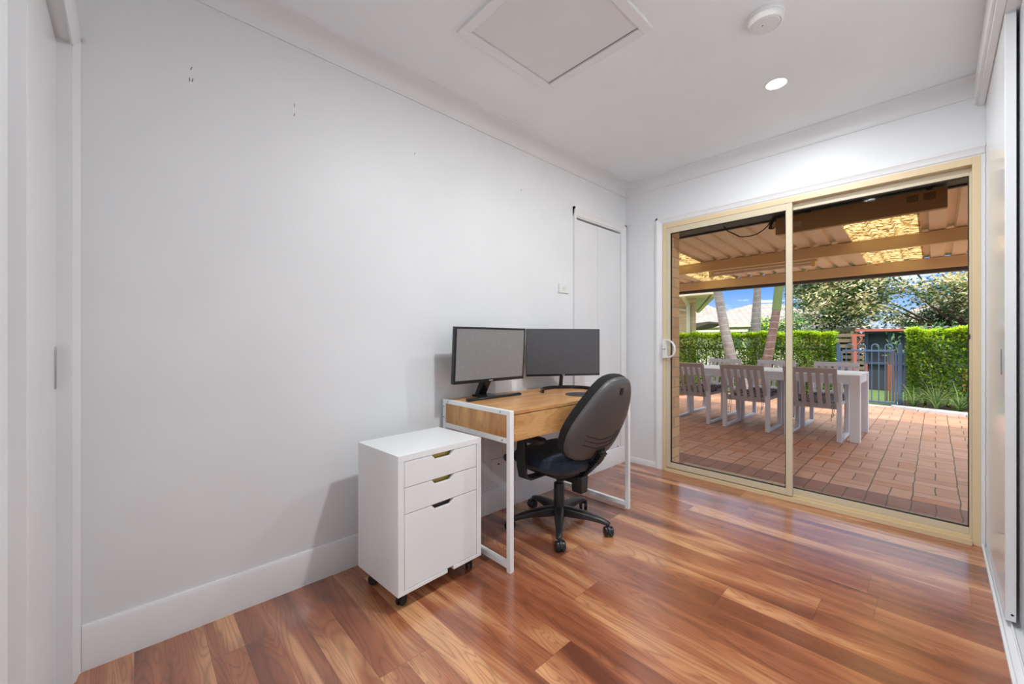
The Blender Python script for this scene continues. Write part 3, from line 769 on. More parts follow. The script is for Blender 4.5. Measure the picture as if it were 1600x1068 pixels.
# patio roof -----------------------------------------------------------
pr = thing('patio_roof', 'tan steel patio roof with ribbed sheets over the paved terrace', 'patio roof', (0, .93, 2.3))
zr = lambda y: 2.37-.047*(y+3.27)
def sheet(x0, x1, name, mat, y0=.90, y1=3.56):
    prof = []; k0 = round((x0-1.035)/.1675); k1 = round((x1-1.035)/.1675)
    top = []
    for k in range(k0, k1):
        xr = 1.035+.1675*k
        top += [(xr-.034, 0), (xr-.020, .028), (xr+.020, .028), (xr+.034, 0)]
    xr = 1.035+.1675*k1
    top += [(xr-.0201, 0)]
    m = MB()
    A = [[m._v((x, y, zr(y)+dz_+e)) for x, dz_ in top] for y, e in ((y0, 0), (y1, 0))]
    Bq = [[m._v((x, y, zr(y)+dz_+.002)) for x, dz_ in top] for y in (y0, y1)]
    for P, fl in ((A, 0), (Bq, 1)):
        for i in range(len(top)-1):
            f_ = (P[0][i], P[0][i+1], P[1][i+1], P[1][i]); m.bm.faces.new(f_)
    return obj(name, m, mat, pr, smooth=False)
X = lambda k: 1.035+.1675*k
sheet(X(-20), X(-10), 'roof_sheet', patio_tan); sheet(X(-10), X(-7), 'skylight_sheet', translucent); sheet(X(-7), X(2), 'roof_sheet', patio_tan)
sheet(X(2), X(5), 'skylight_sheet', translucent); sheet(X(5), X(13), 'roof_sheet', patio_tan)
for Y, tp_, bt in ((2.16, 2.112, 1.990), (3.48, 2.052, 1.925)):
    b = MB(); b.box(-2.35, Y-.03, bt, 3.25, Y+.03, tp_)
    b.box(-2.35, Y-.034, tp_-.02, 3.25, Y+.034, tp_-.004)
    obj('beam', b, patio_beam, pr, bevel=.004)
b = MB(); b.box(-2.4, 3.515, 1.885, 3.3, 3.62, 1.99); obj('gutter', b, gutter_m, pr, bevel=.006)
for x in (-2.3, 3.1):
    b = MB(); b.box(x, 3.43, PZ, x+.09, 3.52, 1.925); obj('post', b, patio_beam, pr, bevel=.004)
bt = thing('batten_light', 'long white tube batten light under the patio roof behind the first beam', 'batten light', (0, 2.5, 2.06))
b = MB(); b.box(-.19, 2.47, 2.015, 1.005, 2.56, 2.085); obj('body', b, principled('batten_body', lin(210,186,150), .5), bt, bevel=.004)
b = MB(); b.cyl((-.15, 2.50, 1.985), (.95, 2.50, 1.985), .019, n=18); obj('tube', b, principled('unlit_tube', lin(214,196,176), .3), bt)
capm = principled('batten_cap', lin(224,196,140), .4)
for xa in (.95, -.19):
    b = MB(); b.box(xa, 2.47, 1.955, xa+.036, 2.545, 2.02); obj('end_cap', b, capm, bt, bevel=.002)

he = thing('strip_heater', 'long brown strip heater hung under the eaves outside the sliding door', 'heater', (.986, .80, 2.01))
b = MB(); b.prism([(.80,2.008),(.80,2.150),(.88,2.160),(.92,2.10),(.90,2.02)], 'x', .986, 2.003); hb = obj('casing', b, heater_m, he, bevel=.004)
b = MB()
for x in (1.80, 1.885):
    for q in range(5): b.box(x, .7985, 2.085+q*.010, x+.062, .7995+.001, 2.089+q*.010)
obj('vent_slots', b, rubber, hb); b = MB()
for q in range(6): b.box(.9845, .815, 2.03+q*.014, .9865, .87, 2.036+q*.014)
obj('vent_slots', b, rubber, hb)
b = MB(); b.box(1.10, .798, 2.055, 1.172, .7995, 2.092); obj('rating_label', b, principled('aged_label', lin(170,150,110), .6), hb)
for x in (1.2, 1.9):
    b = MB(); b.box(x, .83, 2.14, x+.03, .86, 2.173); obj('bracket', b, gutter_m, he)
cb = MB(); cb.tube([(.56,.80,2.180),(.60,.80,2.12),(.654,.80,2.084),(.70,.80,2.050),(.735,.80,2.041),(.79,.80,2.038),(.842,.80,2.045),(.89,.80,2.07),(.926,.80,2.100),(.96,.80,2.15),(.975,.80,2.178)], .005, 8)
for q in range(4):
    c = (.965+.006*q, .79+.008*q, 2.125); pth = []
    for k in range(20):
        a = 2*pi*k/20; l = .062*cos(a); w_ = (.010+.003*q)*sin(a)
        pth.append((c[0]+l*.42+w_*.9, c[1], c[2]+l*.9-w_*.42))
    cb.tube(pth, .0038, 6, loop=True)
tag(obj('power_cable', cb, principled('brown_cable', (.05,.035,.025), .5)), 'dark cable looping from the eaves to the strip heater, ending in a tied bundle', 'cable')

# ------------------------------------------------------------------ outdoor table and chairs
tb_ = thing('outdoor_table', 'long white aluminium outdoor dining table with slatted top on the paving', 'table', (1.38, 2.42, PZ))
tx0, tx1, ty0, ty1, tz = -1.05, 1.385, 2.425, 3.245, .715
b = MB(); b.box(tx0, ty0, tz-.022, tx0+.07, ty1, tz); b.box(tx1-.07, ty0, tz-.022, tx1, ty1, tz); b.box(tx0+.07, ty0, tz-.022, tx1-.07, ty0+.07, tz); b.box(tx0+.07, ty1-.07, tz-.022, tx1-.07, ty1, tz)
for i in range(10): b.box(tx0+.07, ty0+.078+i*.0670, tz-.018, tx1-.07, ty0+.078+i*.0670+.060, tz-.002)
obj('tabletop', b, out_white, tb_, bevel=.002)
b = MB(); b.box(tx0+.02, ty0+.012, tz-.105, tx1-.02, ty0+.035, tz-.022); b.box(tx0+.02, ty1-.035, tz-.105, tx1-.02, ty1-.012, tz-.022); b.box(tx0+.012, ty0+.02, tz-.105, tx0+.035, ty1-.02, tz-.022); b.box(tx1-.035, ty0+.02, tz-.105, tx1-.012, ty1-.02, tz-.022)
obj('apron', b, out_white, tb_, bevel=.002)
for x in (tx0, tx1-.085):
    for y in (ty0, ty1-.085):
        b = MB(); b.box(x, y, PZ, x+.085, y+.085, tz-.022); obj('leg', b, out_white, tb_, bevel=.003)
def make_ochair():
    # origin between the sleds at the rear foot; the chair faces +y
    t = thing('outdoor_chair', 'x', 'chair', (0,0,0)); hwid = .265
    for s_ in (-1, 1):
        b = MB(); x0, x1 = sorted((s_*hwid, s_*(hwid-.045)))
        b.box(x0, 0, 0, x1, .05, .625); b.box(x0, .54, 0, x1, .59, .605); b.box(x0, .05, 0, x1, .54, .028)
        LO(b, 'leg', out_grey_w, t, .003)
        b = MB(); b.prism([(0,.625),(.59,.605),(.59,.630),(0,.650)], 'x', x0, x1); LO(b, 'armrest', out_grey_w, t, .003)
    b = MB(); b.box(-.225, .03, .375, .225, .075, .405); b.box(-.225, .50, .375, .225, .545, .405)
    for i in range(6): b.box(-.215+.0745*i, .06, .385, -.215+.0745*i+.055, .52, .400)
    b.box(-.23, .03, .37, -.205, .545, .405); b.box(.205, .03, .37, .23, .545, .405)
    LO(b, 'seat', out_grey, t, .002)
    # leaning back
    la = math.atan2(.20, .46); mt = Matrix.Translation((0, .045, .355)) @ Matrix.Rotation(la, 4, 'X')
    Hh = .50
    b = MB(mt)
    b.box(-.245, -.011, Hh-.062, .245, .011, Hh); b.box(-.240, -.010, 0, .240, .010, .022)
    for i in range(7):
        x = -.2425+.0740*i; b.box(x, -.009, .0, x+.041, .009, Hh-.055)
    bk = LO(b, 'backrest', out_grey, t, .002)
    b = MB(mt); b.box(-.035, -.0125, Hh-.026, .035, -.0105, Hh-.018); LO(b, 'name_slot', patio_beam, bk)
    b = MB(); b.loft([[(x, y+.30, z) for x, y in selli(.215*q, .225*q, 4., 28)] for q, z in ((.94,.406),(1.,.418),(1.,.438),(.94,.450),(.6,.455))]); cu = LO(b, 'seat_cushion', cushion_m, t)
    for x, l in ((-.185, .13), (-.165, .17), (.175, .17), (.19, .12)):
        b = MB(); b.tube([(x, .06, .42), (x*1.01, .02, .385), (x*1.02+.006, .012, .33), (x*1.0-.004, .010, .385-l)], .0032, 6); LO(b, 'tie', cushion_m, cu)
    return t
out_grey_w = principled('outdoor_pale_aluminium', lin(212,218,230), .42)
oc0 = make_ochair()
spots = [(.9775, 2.33, 0, 'near side outdoor chair closest to the table end, seen in the right pane'),
         (.300, 2.31, 0, 'near side outdoor chair in the middle, just left of the door meeting stile'),
         (-.390, 2.31, 0, 'near side outdoor chair furthest left, half behind the brick edge'),
         (1.005, 3.60, pi, 'far side outdoor chair closest to the table end, in front of the gate'),
         (.300, 3.60, pi, 'far side outdoor chair in the middle, in front of the leaning reddish palm'),
         (-.415, 3.60, pi, 'far side outdoor chair furthest left, in front of the leaning grey palm')]
for i, (x, y, a, lb) in enumerate(spots):
    o = oc0 if i == 0 else copy_tree(oc0)
    o.location = (x, y, PZ); o.rotation_euler.z = a; o['label'] = 'grey slatted ' + lb; o['group'] = 'outdoor chairs around the table'
ob_ = MB(); ob_.lathe([(.0,PZ),(.05,PZ+.006),(.075,PZ+.035),(.06,PZ+.06),(.03,PZ+.068),(0,PZ+.068)], (-1.62, 4.875, 0), 20)
tag(obj('orange_toy', ob_, principled('orange_plastic', lin(250,140,30), .4)), 'small orange plastic toy on the paving beside the brick edge', 'toy')

# ------------------------------------------------------------------ foliage
def leaves(name, pts, size, mats, parent=None, seed=1, aspect=.5, up=.3, drop=0.):
    """pts: list of (pos, material index); every leaf a small folded blade"""
    r = random.Random(seed); V = []; F = []; MI = []
    for p, mi in pts:
        s = size*r.uniform(.6, 1.3)
        a = r.uniform(0, 2*pi); e = r.uniform(-.6, .9)+up-drop
        d = Vector((cos(a)*cos(e), sin(a)*cos(e), sin(e)))
        side = d.cross(Vector((r.uniform(-.5,.5), r.uniform(-.5,.5), 1))); side.normalize()
        n_ = side.cross(d)
        k = len(V); p = Vector(p)
        V += [p, p+d*s*.5+side*s*aspect*.5+n_*s*.08, p+d*s, p+d*s*.5-side*s*aspect*.5+n_*s*.08]
        F += [(k,k+1,k+2),(k,k+2,k+3)]; MI += [mi,mi]
    me = bpy.data.meshes.new(name); me.from_pydata([tuple(v) for v in V], [], F); me.polygons.foreach_set('material_index', MI)
    for m in mats: me.materials.append(m)
    me.update()
    o = bpy.data.objects.new(name, me); COL.objects.link(o)
    if parent is not None:
        o.parent = parent; org = ORG[parent.name]
        me.transform(Matrix.Translation(-org))
    return o

def hedge(label, x0, x1, y0, y1, z1, n, seed, holes=0.):
    t = thing('hedge', label, 'hedge', (x0, y0, PZ)); r = random.Random(seed); pts = []
    while len(pts) < n:
        f = r.random(); x = r.uniform(x0, x1); y = r.uniform(y0, y1); z = z1*r.random()**.8
        fc = r.random()
        if fc < .30: z = z1 - abs(r.gauss(0, .035)); 
        elif fc < .75: y = y0 + abs(r.gauss(0, .05))
        elif fc < .85: x = (x0 + abs(r.gauss(0,.05))) if r.random() < .5 else (x1 - abs(r.gauss(0,.05)))
        elif fc < .93: y = y1 - abs(r.gauss(0,.05))
        bulge = .035*sin(x*7+z*5)+.03*sin(x*13+1+z*9)
        y += bulge; z2 = z + .018*sin(x*9)+.012*sin(x*23)
        if z < z1*.72 and holes:
            h_ = sin(x*6.1+1.3)*sin(z*9.0+.7*x)+.6*sin(x*14.7+z*11.)
            if h_ > 1.0-holes: continue
        if z < .12 and r.random() < .6: continue
        lime = 1 if (z > z1-.07 and r.random() < .85) or (z > z1-.22 and r.random() < .35) or r.random() < .07 else 0
        pts.append(((x, y, PZ+z2), lime))
    leaves('foliage', pts, .055, [leaf_mid, leaf_lime], t, seed)
    # stems
    b = MB(); x = x0+.2
    while x < x1-.1:
        yc = (y0+y1)/2+r.uniform(-.05,.05); b.tube([(x,yc,PZ-.03),(x+r.uniform(-.05,.05),yc,PZ+.35),(x+r.uniform(-.12,.12),yc+r.uniform(-.08,.08),PZ+z1*.75)], [.022,.017,.008], 6)
        for q in range(5):
            zz = r.uniform(.2,.9)*z1; b.tube([(x,yc,PZ+zz*.6),(x+r.uniform(-.25,.25),yc+r.uniform(-.18,.18),PZ+zz)], [.009,.004], 5)
        x += r.uniform(.16,.30)
    obj('stems', b, bark, t)
    return t
hedge('clipped green hedge with lime top behind the outdoor table, left of the gate', -3.0, .66, 6.02, 6.42, 1.255, 38000, 3, .18)
hedge('clipped green hedge block with lime top, right of the gate', 1.62, 4.2, 6.05, 6.85, 1.285, 38000, 5, 0.)

# grass, garden bed, kerb
gm = MB()
rows = [(5.98,-.035),(6.6,-.05),(12.,-.45),(16.,-.62),(30.,-.9),(60.,-1.0)]
V = [[gm._v((x, y, z)) for x in (-40, -12, 0, 12, 40)] for y, z in rows]
for a, c in zip(V, V[1:]):
    for i in range(4): gm.bm.faces.new((a[i],a[i+1],c[i+1],c[i]))
struct('lawn', gm, grass, smooth=False)
eg = MB(); eg.box(-.2, 5.93, -.05, 1.55, 6.02, -.012); struct('lawn_edging', eg, kerb_m, bevel=.004)
eg = MB(); eg.box(.3, 6.60, -.06, 1.6, 6.78, -.03); struct('lawn_kerb', eg, kerb_m, bevel=.004)
ps = MB(); ps.prism([(1.52,5.86),(1.75,5.80),(3.2,5.48),(4.4,5.33),(4.4,7.0),(1.50,7.0)], 'z', -.06, PZ+.02); struct('garden_bed', ps, soil)
kb = thing('garden_kerb', 'pale concrete kerb edging the garden bed in front of the right hedge', 'kerb', (1.45, 5.8, PZ))
path = [(1.43,5.84),(1.75,5.66),(2.25,5.52),(2.8,5.42),(3.4,5.34),(4.2,5.27)]
for i, ((xa, ya), (xb, yb)) in enumerate(zip(path, path[1:])):
    d = Vector((xb-xa, yb-ya)); d.normalize(); nn = Vector((-d.y, d.x)); L_ = .0
    ga = .004
    P0 = Vector((xa,ya))+d*ga; P1 = Vector((xb,yb))-d*ga; w0 = .05 if i == 0 else .19; w1 = .19
    b = MB(); a_ = [(P0.x,P0.y),(P1.x,P1.y),(P1.x+nn.x*w1,P1.y+nn.y*w1),(P0.x+nn.x*w0,P0.y+nn.y*w0)]
    b.prism(a_, 'z', PZ-.01, PZ+.05); obj('kerb_block', b, kerb_m, kb, bevel=.008)

def strappy(x, y, s, seed, label):
    r = random.Random(seed); b = MB()
    for i in range(64):
        a = r.uniform(0, 2*pi); l = s*r.uniform(.6, 1.15); w_ = .008*r.uniform(.8,1.3); lean = r.uniform(.25, 1.0)
        d = Vector((cos(a), sin(a), 0)); sd = Vector((-sin(a), cos(a), 0))
        prev = None
        for k in range(6):
            u = k/5; p = Vector((x, y, PZ+.02)) + d*l*lean*u*(.5+.5*u) + Vector((0,0, l*(u*1.05-.55*lean*u*u*1.3)))
            ww = w_*(1-u*.9)
            cur = (b._v(p-sd*ww), b._v(p+Vector((0,0,-.003))), b._v(p+sd*ww))
            if prev:
                b.bm.faces.new((prev[0],prev[1],cur[1],cur[0])); b.bm.faces.new((prev[1],prev[2],cur[2],cur[1]))
            prev = cur
    return tag(obj('strappy_plant', b, leaf_strap), label, 'plant', 'strappy plants in front of the right hedge')
for i, (x, y, s, lb) in enumerate(((1.70,5.90,.44,'strappy green clump at the gate end of the garden bed'),
        (1.95,5.82,.56,'strappy green clump, second from the gate, with pale arching leaves'),
        (2.20,5.78,.50,'strappy green clump in the middle of the visible garden bed'),
        (2.48,5.72,.50,'strappy green clump at the right edge of the glass door'))): strappy(x, y, s, 20+i, lb)

# palms
def palm(name, label, path, radii, mat, shaft=None, seed=1, crown=True):
    t = thing(name, label, 'palm tree', path[0])
    b = MB(); b.tube(path, radii, 16); obj('trunk', b, mat, t)
    top = Vector(path[-1])
    if shaft:
        b = MB(); b.tube(shaft[0], shaft[1], 16); obj('crownshaft', b, crownshaft, t); top = Vector(shaft[0][-1])
    r = random.Random(seed)
    for i in range(9):
        a = 2*pi*i/9+r.uniform(-.2,.2); d = Vector((cos(a), sin(a), 0)); sd = Vector((-sin(a), cos(a), 0)); L_ = 1.9
        b = MB(); pts = [top + d*L_*u + Vector((0,0,1.0*u-1.5*u*u)) for u in [k/8 for k in range(9)]]
        b.tube(pts, [.02*(1-u/9) for u in range(9)], 5)
        for k in range(2, 34):
            u = k/34; p = top + d*L_*u + Vector((0,0,1.0*u-1.5*u*u)); ll = .55*sin(pi*min(1,u*.9+.1))
            for s_ in (-1, 1):
                q = p + sd*s_*ll*.8 + d*ll*.35 - Vector((0,0,ll*.35)); w_ = d*.016
                b.bm.faces.new((b._v(p-w_), b._v(p+w_), b._v(q)))
        obj('frond', b, leaf_tree, t, smooth=False)
    return t
palm('palm_tree', 'grey ringed palm trunk leaning left in front of the hedge', [(-.55,5.3,-.05),(-.66,5.3,.35),(-.82,5.3,.74),(-.95,5.3,1.35),(-1.08,5.3,2.10),(-1.17,5.3,3.0),(-1.20,5.3,4.2)], [.125,.105,.095,.088,.078,.072,.07], palm_grey, None, 1)
palm('palm_tree', 'straight slender grey palm trunk rising behind the hedge', [(-.88,7.0,-.1),(-.87,7.0,.9),(-.86,7.0,1.5),(-.83,7.0,2.2),(-.80,7.0,3.2),(-.80,7.0,4.6)], [.13,.105,.098,.072,.062,.06], palm_grey, None, 2)
palm('palm_tree', 'reddish brown palm trunk with green top leaning right beside the door meeting stile', [(-.36,5.4,-.05),(-.30,5.4,.35),(-.232,5.4,.74),(-.15,5.4,1.2),(-.085,5.4,1.66)], [.12,.10,.085,.075,.068], palm_red, ([(-.085,5.4,1.655),(-.045,5.4,2.1),(-.01,5.4,2.7),(.0,5.4,3.4)], [.074,.072,.062,.045]), 3)

# fence, gate
gate = thing('pool_gate', 'slate blue steel pool gate with hooped top between two posts', 'gate', (.745, 6.2, PZ))
b = MB(); y = 6.2; s_ = .014
b.box(.742, y-s_, .012, .770, y+s_, .925); b.box(1.462, y-s_, .012, 1.490, y+s_, .925)
b.box(.770, y-s_, .012, 1.462, y+s_, .038); b.box(.742, y-s_, .900, 1.490, y+s_, .928)
obj('gate_frame', b, fence_navy, gate, bevel=.002)
hx = [.819,.917,.996,1.083,1.168,1.260,1.342,1.431]
for x in hx:
    b = MB(); b.cyl((x,y,.03), (x,y,.91), .0075, n=10); obj('picket', b, fence_navy, gate)
for a, c in zip(hx[0::2], hx[1::2]):
    rr = (c-a)/2; pth = [(a,y,.92),(a,y,.985)] + [((a+c)/2-rr*cos(pi*k/10), y, .985+rr*.95*sin(pi*k/10)) for k in range(1,10)] + [(c,y,.985),(c,y,.92)]
    b = MB(); b.tube(pth, .0078, 8); obj('hoop', b, fence_navy, gate)
for nm, x, lb in (('a', .680, 'slate blue square gate post beside the left hedge'), ('b', 1.502, 'slate blue square gate post beside the right hedge')):
    t = thing('gate_post', lb, 'post', (x, 6.17, PZ)); b = MB(); b.box(x, 6.17, PZ-.03, x+.055, 6.225, 1.02); obj('post', b, fence_navy, t, bevel=.003)
    b = MB(); b.prism([(x-.003,1.02),(x+.058,1.02),(x+.045,1.035),(x+.01,1.035)], 'y', 6.167, 6.228); obj('cap', b, fence_navy, t)
def fence(label, x0, x1, y, dark):
    t = thing('pool_fence', label, 'fence', (x0, y, PZ)); m = fence_dk if dark else fence_navy
    b = MB(); b.box(x0, y-.016, .90, x1, y+.016, .935); b.box(x0, y-.016, .05, x1, y+.016, .08); obj('rail', b, m, t)
    n_ = int((x1-x0)/.1)
    for i in range(n_):
        x = x0+.05+i*.1
        b = MB(); b.cyl((x,y,.06), (x,y,.96), .0075, n=6); obj('picket', b, m, t)
    for x in (x0, x1): b = MB(); b.box(x-.02, y-.02, PZ-.08, x+.02, y+.02, 1.0); obj('post', b, m, t)
fence('dark steel pool fence hidden inside the left hedge', -2.9, .62, 6.50, True)
fence('slate blue steel pool fence running behind the right hedge', 1.59, 2.6, 6.02-.0, False) if False else None
b = MB(); b.cyl((1.588,6.16,-.03), (1.588,6.16,.93), .007, n=8); b.box(1.557,6.15,.86,1.66,6.17,.885)
tag(obj('fence_end_panel', b, fence_navy), 'thin blue fence picket and rail stub between gate post and right hedge', 'fence')

# ------------------------------------------------------------------ shed with red posts
SY = 15.0
sh = thing('garden_shed', 'dark screened garden shed with red oxide posts and corrugated roof', 'shed', (.25, SY, -.6))
gz = -.62
b = MB(); b.box(.25, SY+.05, gz, 4.2, SY+2.2, 1.40); obj('wall', b, shed_dark, sh)
for x in (.26, .85, 1.95, 2.6, 3.3):
    b = MB(); b.box(x, SY-.02, .33, x+.10, SY+.05, 1.40); obj('frame_post', b, shed_navy, sh, bevel=.004)
b = MB(); b.box(.25, SY-.03, .29, 4.2, SY+.05, .37); obj('frame_rail', b, shed_navy, sh, bevel=.004)
b = MB(); b.box(.25, SY-.03, 1.33, 4.2, SY+.05, 1.42); obj('frame_rail', b, shed_navy, sh, bevel=.004)
for x in (.25, .86, 1.36, 2.5, 3.2):
    b = MB(); b.box(x, SY-.04, gz-.05, x+.09, SY+.04, .30); obj('red_post', b, rust, sh, bevel=.004)
rf = MB(); A = []
n_ = 90
for y, z in ((SY-.35, 1.50), (SY+2.3, 1.60)):
    A.append([rf._v((.05+4.4*i/n_, y, z+.022*cos(i*pi*.5))) for i in range(n_+1)])
for i in range(n_): rf.bm.faces.new((A[0][i],A[0][i+1],A[1][i+1],A[1][i]))
obj('roof_sheet', rf, principled('grey_corrugated', lin(150,146,146), .6), sh)
b = MB(); b.box(.05, SY-.36, 1.40, 4.45, SY-.31, 1.475); obj('fascia', b, rust, sh)
ar_ = thing('garden_arbour_post', 'red oxide verandah post with curved bracket beside the dark shed', 'post', (.02, 14.6, -.55))
b = MB(); b.box(-.02, 14.55, -.62, .10, 14.65, 1.30); obj('post', b, rust, ar_, bevel=.004)
b = MB(); b.tube([(.10,14.6,.95),(.17,14.6,1.02),(.22,14.6,1.12),(.24,14.6,1.25)], .025, 8); obj('bracket', b, rust, ar_)
b = MB(); b.box(-.05, 14.56, 1.24, .30, 14.64, 1.31); obj('beam', b, rust, ar_)
sf = thing('slat_fence', 'weathered horizontal timber slat screen left of the red post', 'fence', (-.9, 14.9, -.6))
slat_m = principled('weathered_slats', lin(120,104,84), .85)
for i in range(9):
    b = MB(); b.box(-1.5, 14.9, -.3+i*.19, .26, 14.93, -.3+i*.19+.12); obj('slat', b, slat_m, sf)
for x in (-1.45, -.1):
    b = MB(); b.box(x, 14.93, -.65, x+.08, 15.0, 1.42); obj('post', b, slat_m, sf)

# ------------------------------------------------------------------ neighbouring houses
def house(label, x0, x1, y0, y1, zb, ze, zr_, hip, wall_mat, win=(), ov=.5):
    t = thing('neighbour_house', label, 'house', (x0, y0, zb))
    b = MB(); b.box(x0, y0, zb, x1, y1, ze); w_ = obj('wall', b, wall_mat, t)
    b = MB(); X0, X1, Y0, Y1 = x0-ov, x1+ov, y0-ov, y1+ov; ym_ = (Y0+Y1)/2
    v = [b._v(p) for p in ((X0,Y0,ze),(X1,Y0,ze),(X1,Y1,ze),(X0,Y1,ze),(X0+hip,ym_,zr_),(X1-hip,ym_,zr_))]
    for f in ((0,1,5,4),(1,2,5),(2,3,4,5),(3,0,4),(0,3,2,1)): b.bm.faces.new([v[i] for i in f])
    obj('roof', b, rooftile_m, t, smooth=False)
    b = MB(); b.box(X0-.05, Y0-.1, ze-.12, X1+.05, Y0, ze+.02); obj('gutter', b, rendered, t)
    for a, c, d, e in win:
        b = MB(); b.box(a, y0-.04, d, c, y0+.02, e); wo = obj('window', b, rendered, t)
        b = MB(); b.box(a+.06, y0-.05, d+.06, c-.06, y0-.03, e-.06); obj('pane', b, winglass, wo)
    return t
house('pale house with light tiled roof behind the palms', -9.2, -1.5, 21., 29., -.9, 1.95, 3.35, 3.6, rendered, ((-6.2,-4.6,.6,1.78),(-3.9,-2.6,.6,1.78)))
house('pale tiled roof house glimpsed behind the big flowering tree', .6, 9., 27., 34., -1., 2.2, 4.3, 3.4, rendered)
house('gabled pale roofed house furthest back, left of the palms', -14.5, -8.2, 27., 33., -1., 2.3, 4.0, 3., rendered)
house('small pale flat building between the hedge top and the slat screen', -2.2, -.4, 18., 20.5, -.8, 1.60, 1.95, .4, rendered)
cp_ = thing('carport', 'small dark gabled carport at the left behind the hedge', 'carport', (-7.2, 17., -.8))
b = MB(); b.prism([(-8.2,1.78),(-5.6,2.02),(-5.6,1.94),(-6.3,1.72),(-8.2,1.45)], 'y', 17., 19.); obj('gable', b, principled('dark_gable', lin(80,70,66), .8), cp_)
b = MB(); b.box(-8.2, 16.8, 1.50, -3.9, 17.0, 1.60); b.box(-8.1, 16.85, -.8, -7.98, 16.97, 1.5); b.box(-4.1, 16.85, -.8, -3.98, 16.97, 1.5); obj('awning_edge', b, rendered, cp_)
lh = thing('brick_house_wing', 'cream brick house corner with pale eaves and downpipe at the left of the glass', 'house', (-4.2, 7.0, PZ))
b = MB(); b.prism([(-6.5,7.0),(-2.19,7.0),(-4.6,12.0),(-6.5,12.0)], 'z', -.1, 2.16); obj('wall', b, brick_y, lh)
b = MB(); b.prism([(-6.5,6.35),(-1.60,6.35),(-4.3,12.2),(-6.5,12.2)], 'z', 2.16, 2.20); obj('eaves_lining', b, principled('eaves_cream', lin(222,216,204), .7), lh)
b = MB(); b.prism([(-6.5,6.22),(-1.42,6.22),(-1.42,6.34),(-6.5,6.34)],'z',2.14,2.26); b.prism([(-1.54,6.34),(-1.42,6.34),(-4.15,12.2),(-4.27,12.2)],'z',2.14,2.26); obj('gutter', b, rendered, lh, bevel=.01)
b = MB(); v = [b._v(p) for p in ((-6.5,6.25,2.26),(-1.45,6.25,2.26),(-4.2,12.2,2.26),(-6.5,12.2,2.26),(-4.6,9.0,3.1),(-6.5,9.3,3.4))]
for f in ((0,1,4,5),(1,2,4),(2,3,5,4),(0,5,3),(0,3,2,1)): b.bm.faces.new([v[i] for i in f])
obj('roof', b, rooftile_m, lh, smooth=False)
b = MB(); b.tube([(-2.36,6.95,-.05),(-2.36,6.95,1.98),(-2.30,6.6,2.10),(-2.2,6.3,2.16)], .045, 10); obj('downpipe', b, rendered, lh)
b = MB(); b.tube([(-3.3,6.95,2.02),(-2.40,6.95,1.86)], .03, 8); obj('branch_pipe', b, rendered, lh)

# ------------------------------------------------------------------ big trees
def tree(name, label, trunk, limbs, blobs, n, size, mats, seed, frac=(0.,), group=None, aspect=.5):
    t = thing(name, label, 'tree', trunk[0]); r = random.Random(seed)
    b = MB(); b.tube(trunk, [.22*(1-.10*i) for i in range(len(trunk))], 10); obj('trunk', b, bark, t)
    if limbs:
        b = MB()
        for L_ in limbs: b.tube(L_, [.045*(1-.8*i/(len(L_)-1))+.008 for i in range(len(L_))], 6)
        obj('branches', b, bark, t)
    pts = []; tot = sum(q[3]*q[4]*q[5] for q in blobs)
    for (cx_, cy_, cz_, rx_, ry_, rz_) in blobs:
        m_ = int(n*rx_*ry_*rz_/tot)
        # leaves gather in clumps on twigs
        cl = []
        for i in range(max(8, m_//26)):
            while True:
                q = Vector((r.uniform(-1,1), r.uniform(-1,1), r.uniform(-1,1)))
                if .35 < q.length < 1: break
            cl.append(q)
        for i in range(m_):
            ci = r.randrange(len(cl)); q = cl[ci]; g_ = size*1.15
            p = Vector((cx_+q.x*rx_+r.gauss(0,g_), cy_+q.y*ry_+r.gauss(0,g_), cz_+q.z*rz_+r.gauss(0,g_*.6)))
            mi = 0
            if len(mats) > 1:
                mi = 1 if (math.sin(ci*12.9898)*43758.5453 % 1. < frac[0]+.25*(q.z-q.y*.6)) and r.random() < .85 else 0
            pts.append((p, mi))
    leaves('foliage', pts, size, mats, t, seed, aspect, 0., .2)
    return t
lim = []
rr_ = random.Random(5)
base = Vector((2.9, 17.6, 1.2))
for i in range(8):
    a = R(100+rr_.uniform(0,160)); e = rr_.uniform(.25, .9); L_ = rr_.uniform(2.2, 4.2)
    d = Vector((cos(a)*cos(e), sin(a)*cos(e)*.5, sin(e))); lim.append([base, base+d*L_*.4+Vector((0,0,.1)), base+d*L_*.75+Vector((0,0,.45)), base+d*L_+Vector((0,0,.6))])
tree('flowering_tree', 'large spreading tree with clusters of cream blossom behind the gate', [(3.0,17.8,-.7),(2.95,17.7,.4),(2.9,17.6,1.2),(2.8,17.6,2.2)], lim,
     [(-.9,16.2,2.35,1.15,.9,.85),(-1.3,16.6,3.9,1.3,1.,1.),(.1,16.0,3.0,1.1,.9,.8),(.35,15.8,2.0,.8,.6,.45),(.2,16.5,4.4,1.6,1.,.8),(2.2,16.0,2.75,1.0,.8,.5),(3.6,16.5,3.3,1.1,.8,.6),(2.0,17.,5.0,2.2,1.2,.8),(4.2,16.5,4.4,1.3,1.,.7),(3.2,16.0,2.2,1.0,.7,.4),(4.6,16.0,3.0,1.1,.7,.6)],
     60000, .14, [leaf_tree, blossom], 11, (.46,))
tree('dark_conifer', 'dark feathery evergreen tree at the right behind the hedge', [(4.4,19.5,-.8),(4.4,19.5,1.),(4.4,19.5,3.),(4.4,19.5,5.)], [],
     [(3.2,19.3,2.0,1.6,.9,.8),(4.8,19.2,2.4,1.6,.9,1.1),(5.6,19.,3.6,1.4,.9,1.2),(3.9,19.8,3.6,1.2,.9,.8),(1.6,19.3,1.9,1.1,.7,.5)], 22000, .15, [leaf_dark], 12, aspect=.4)
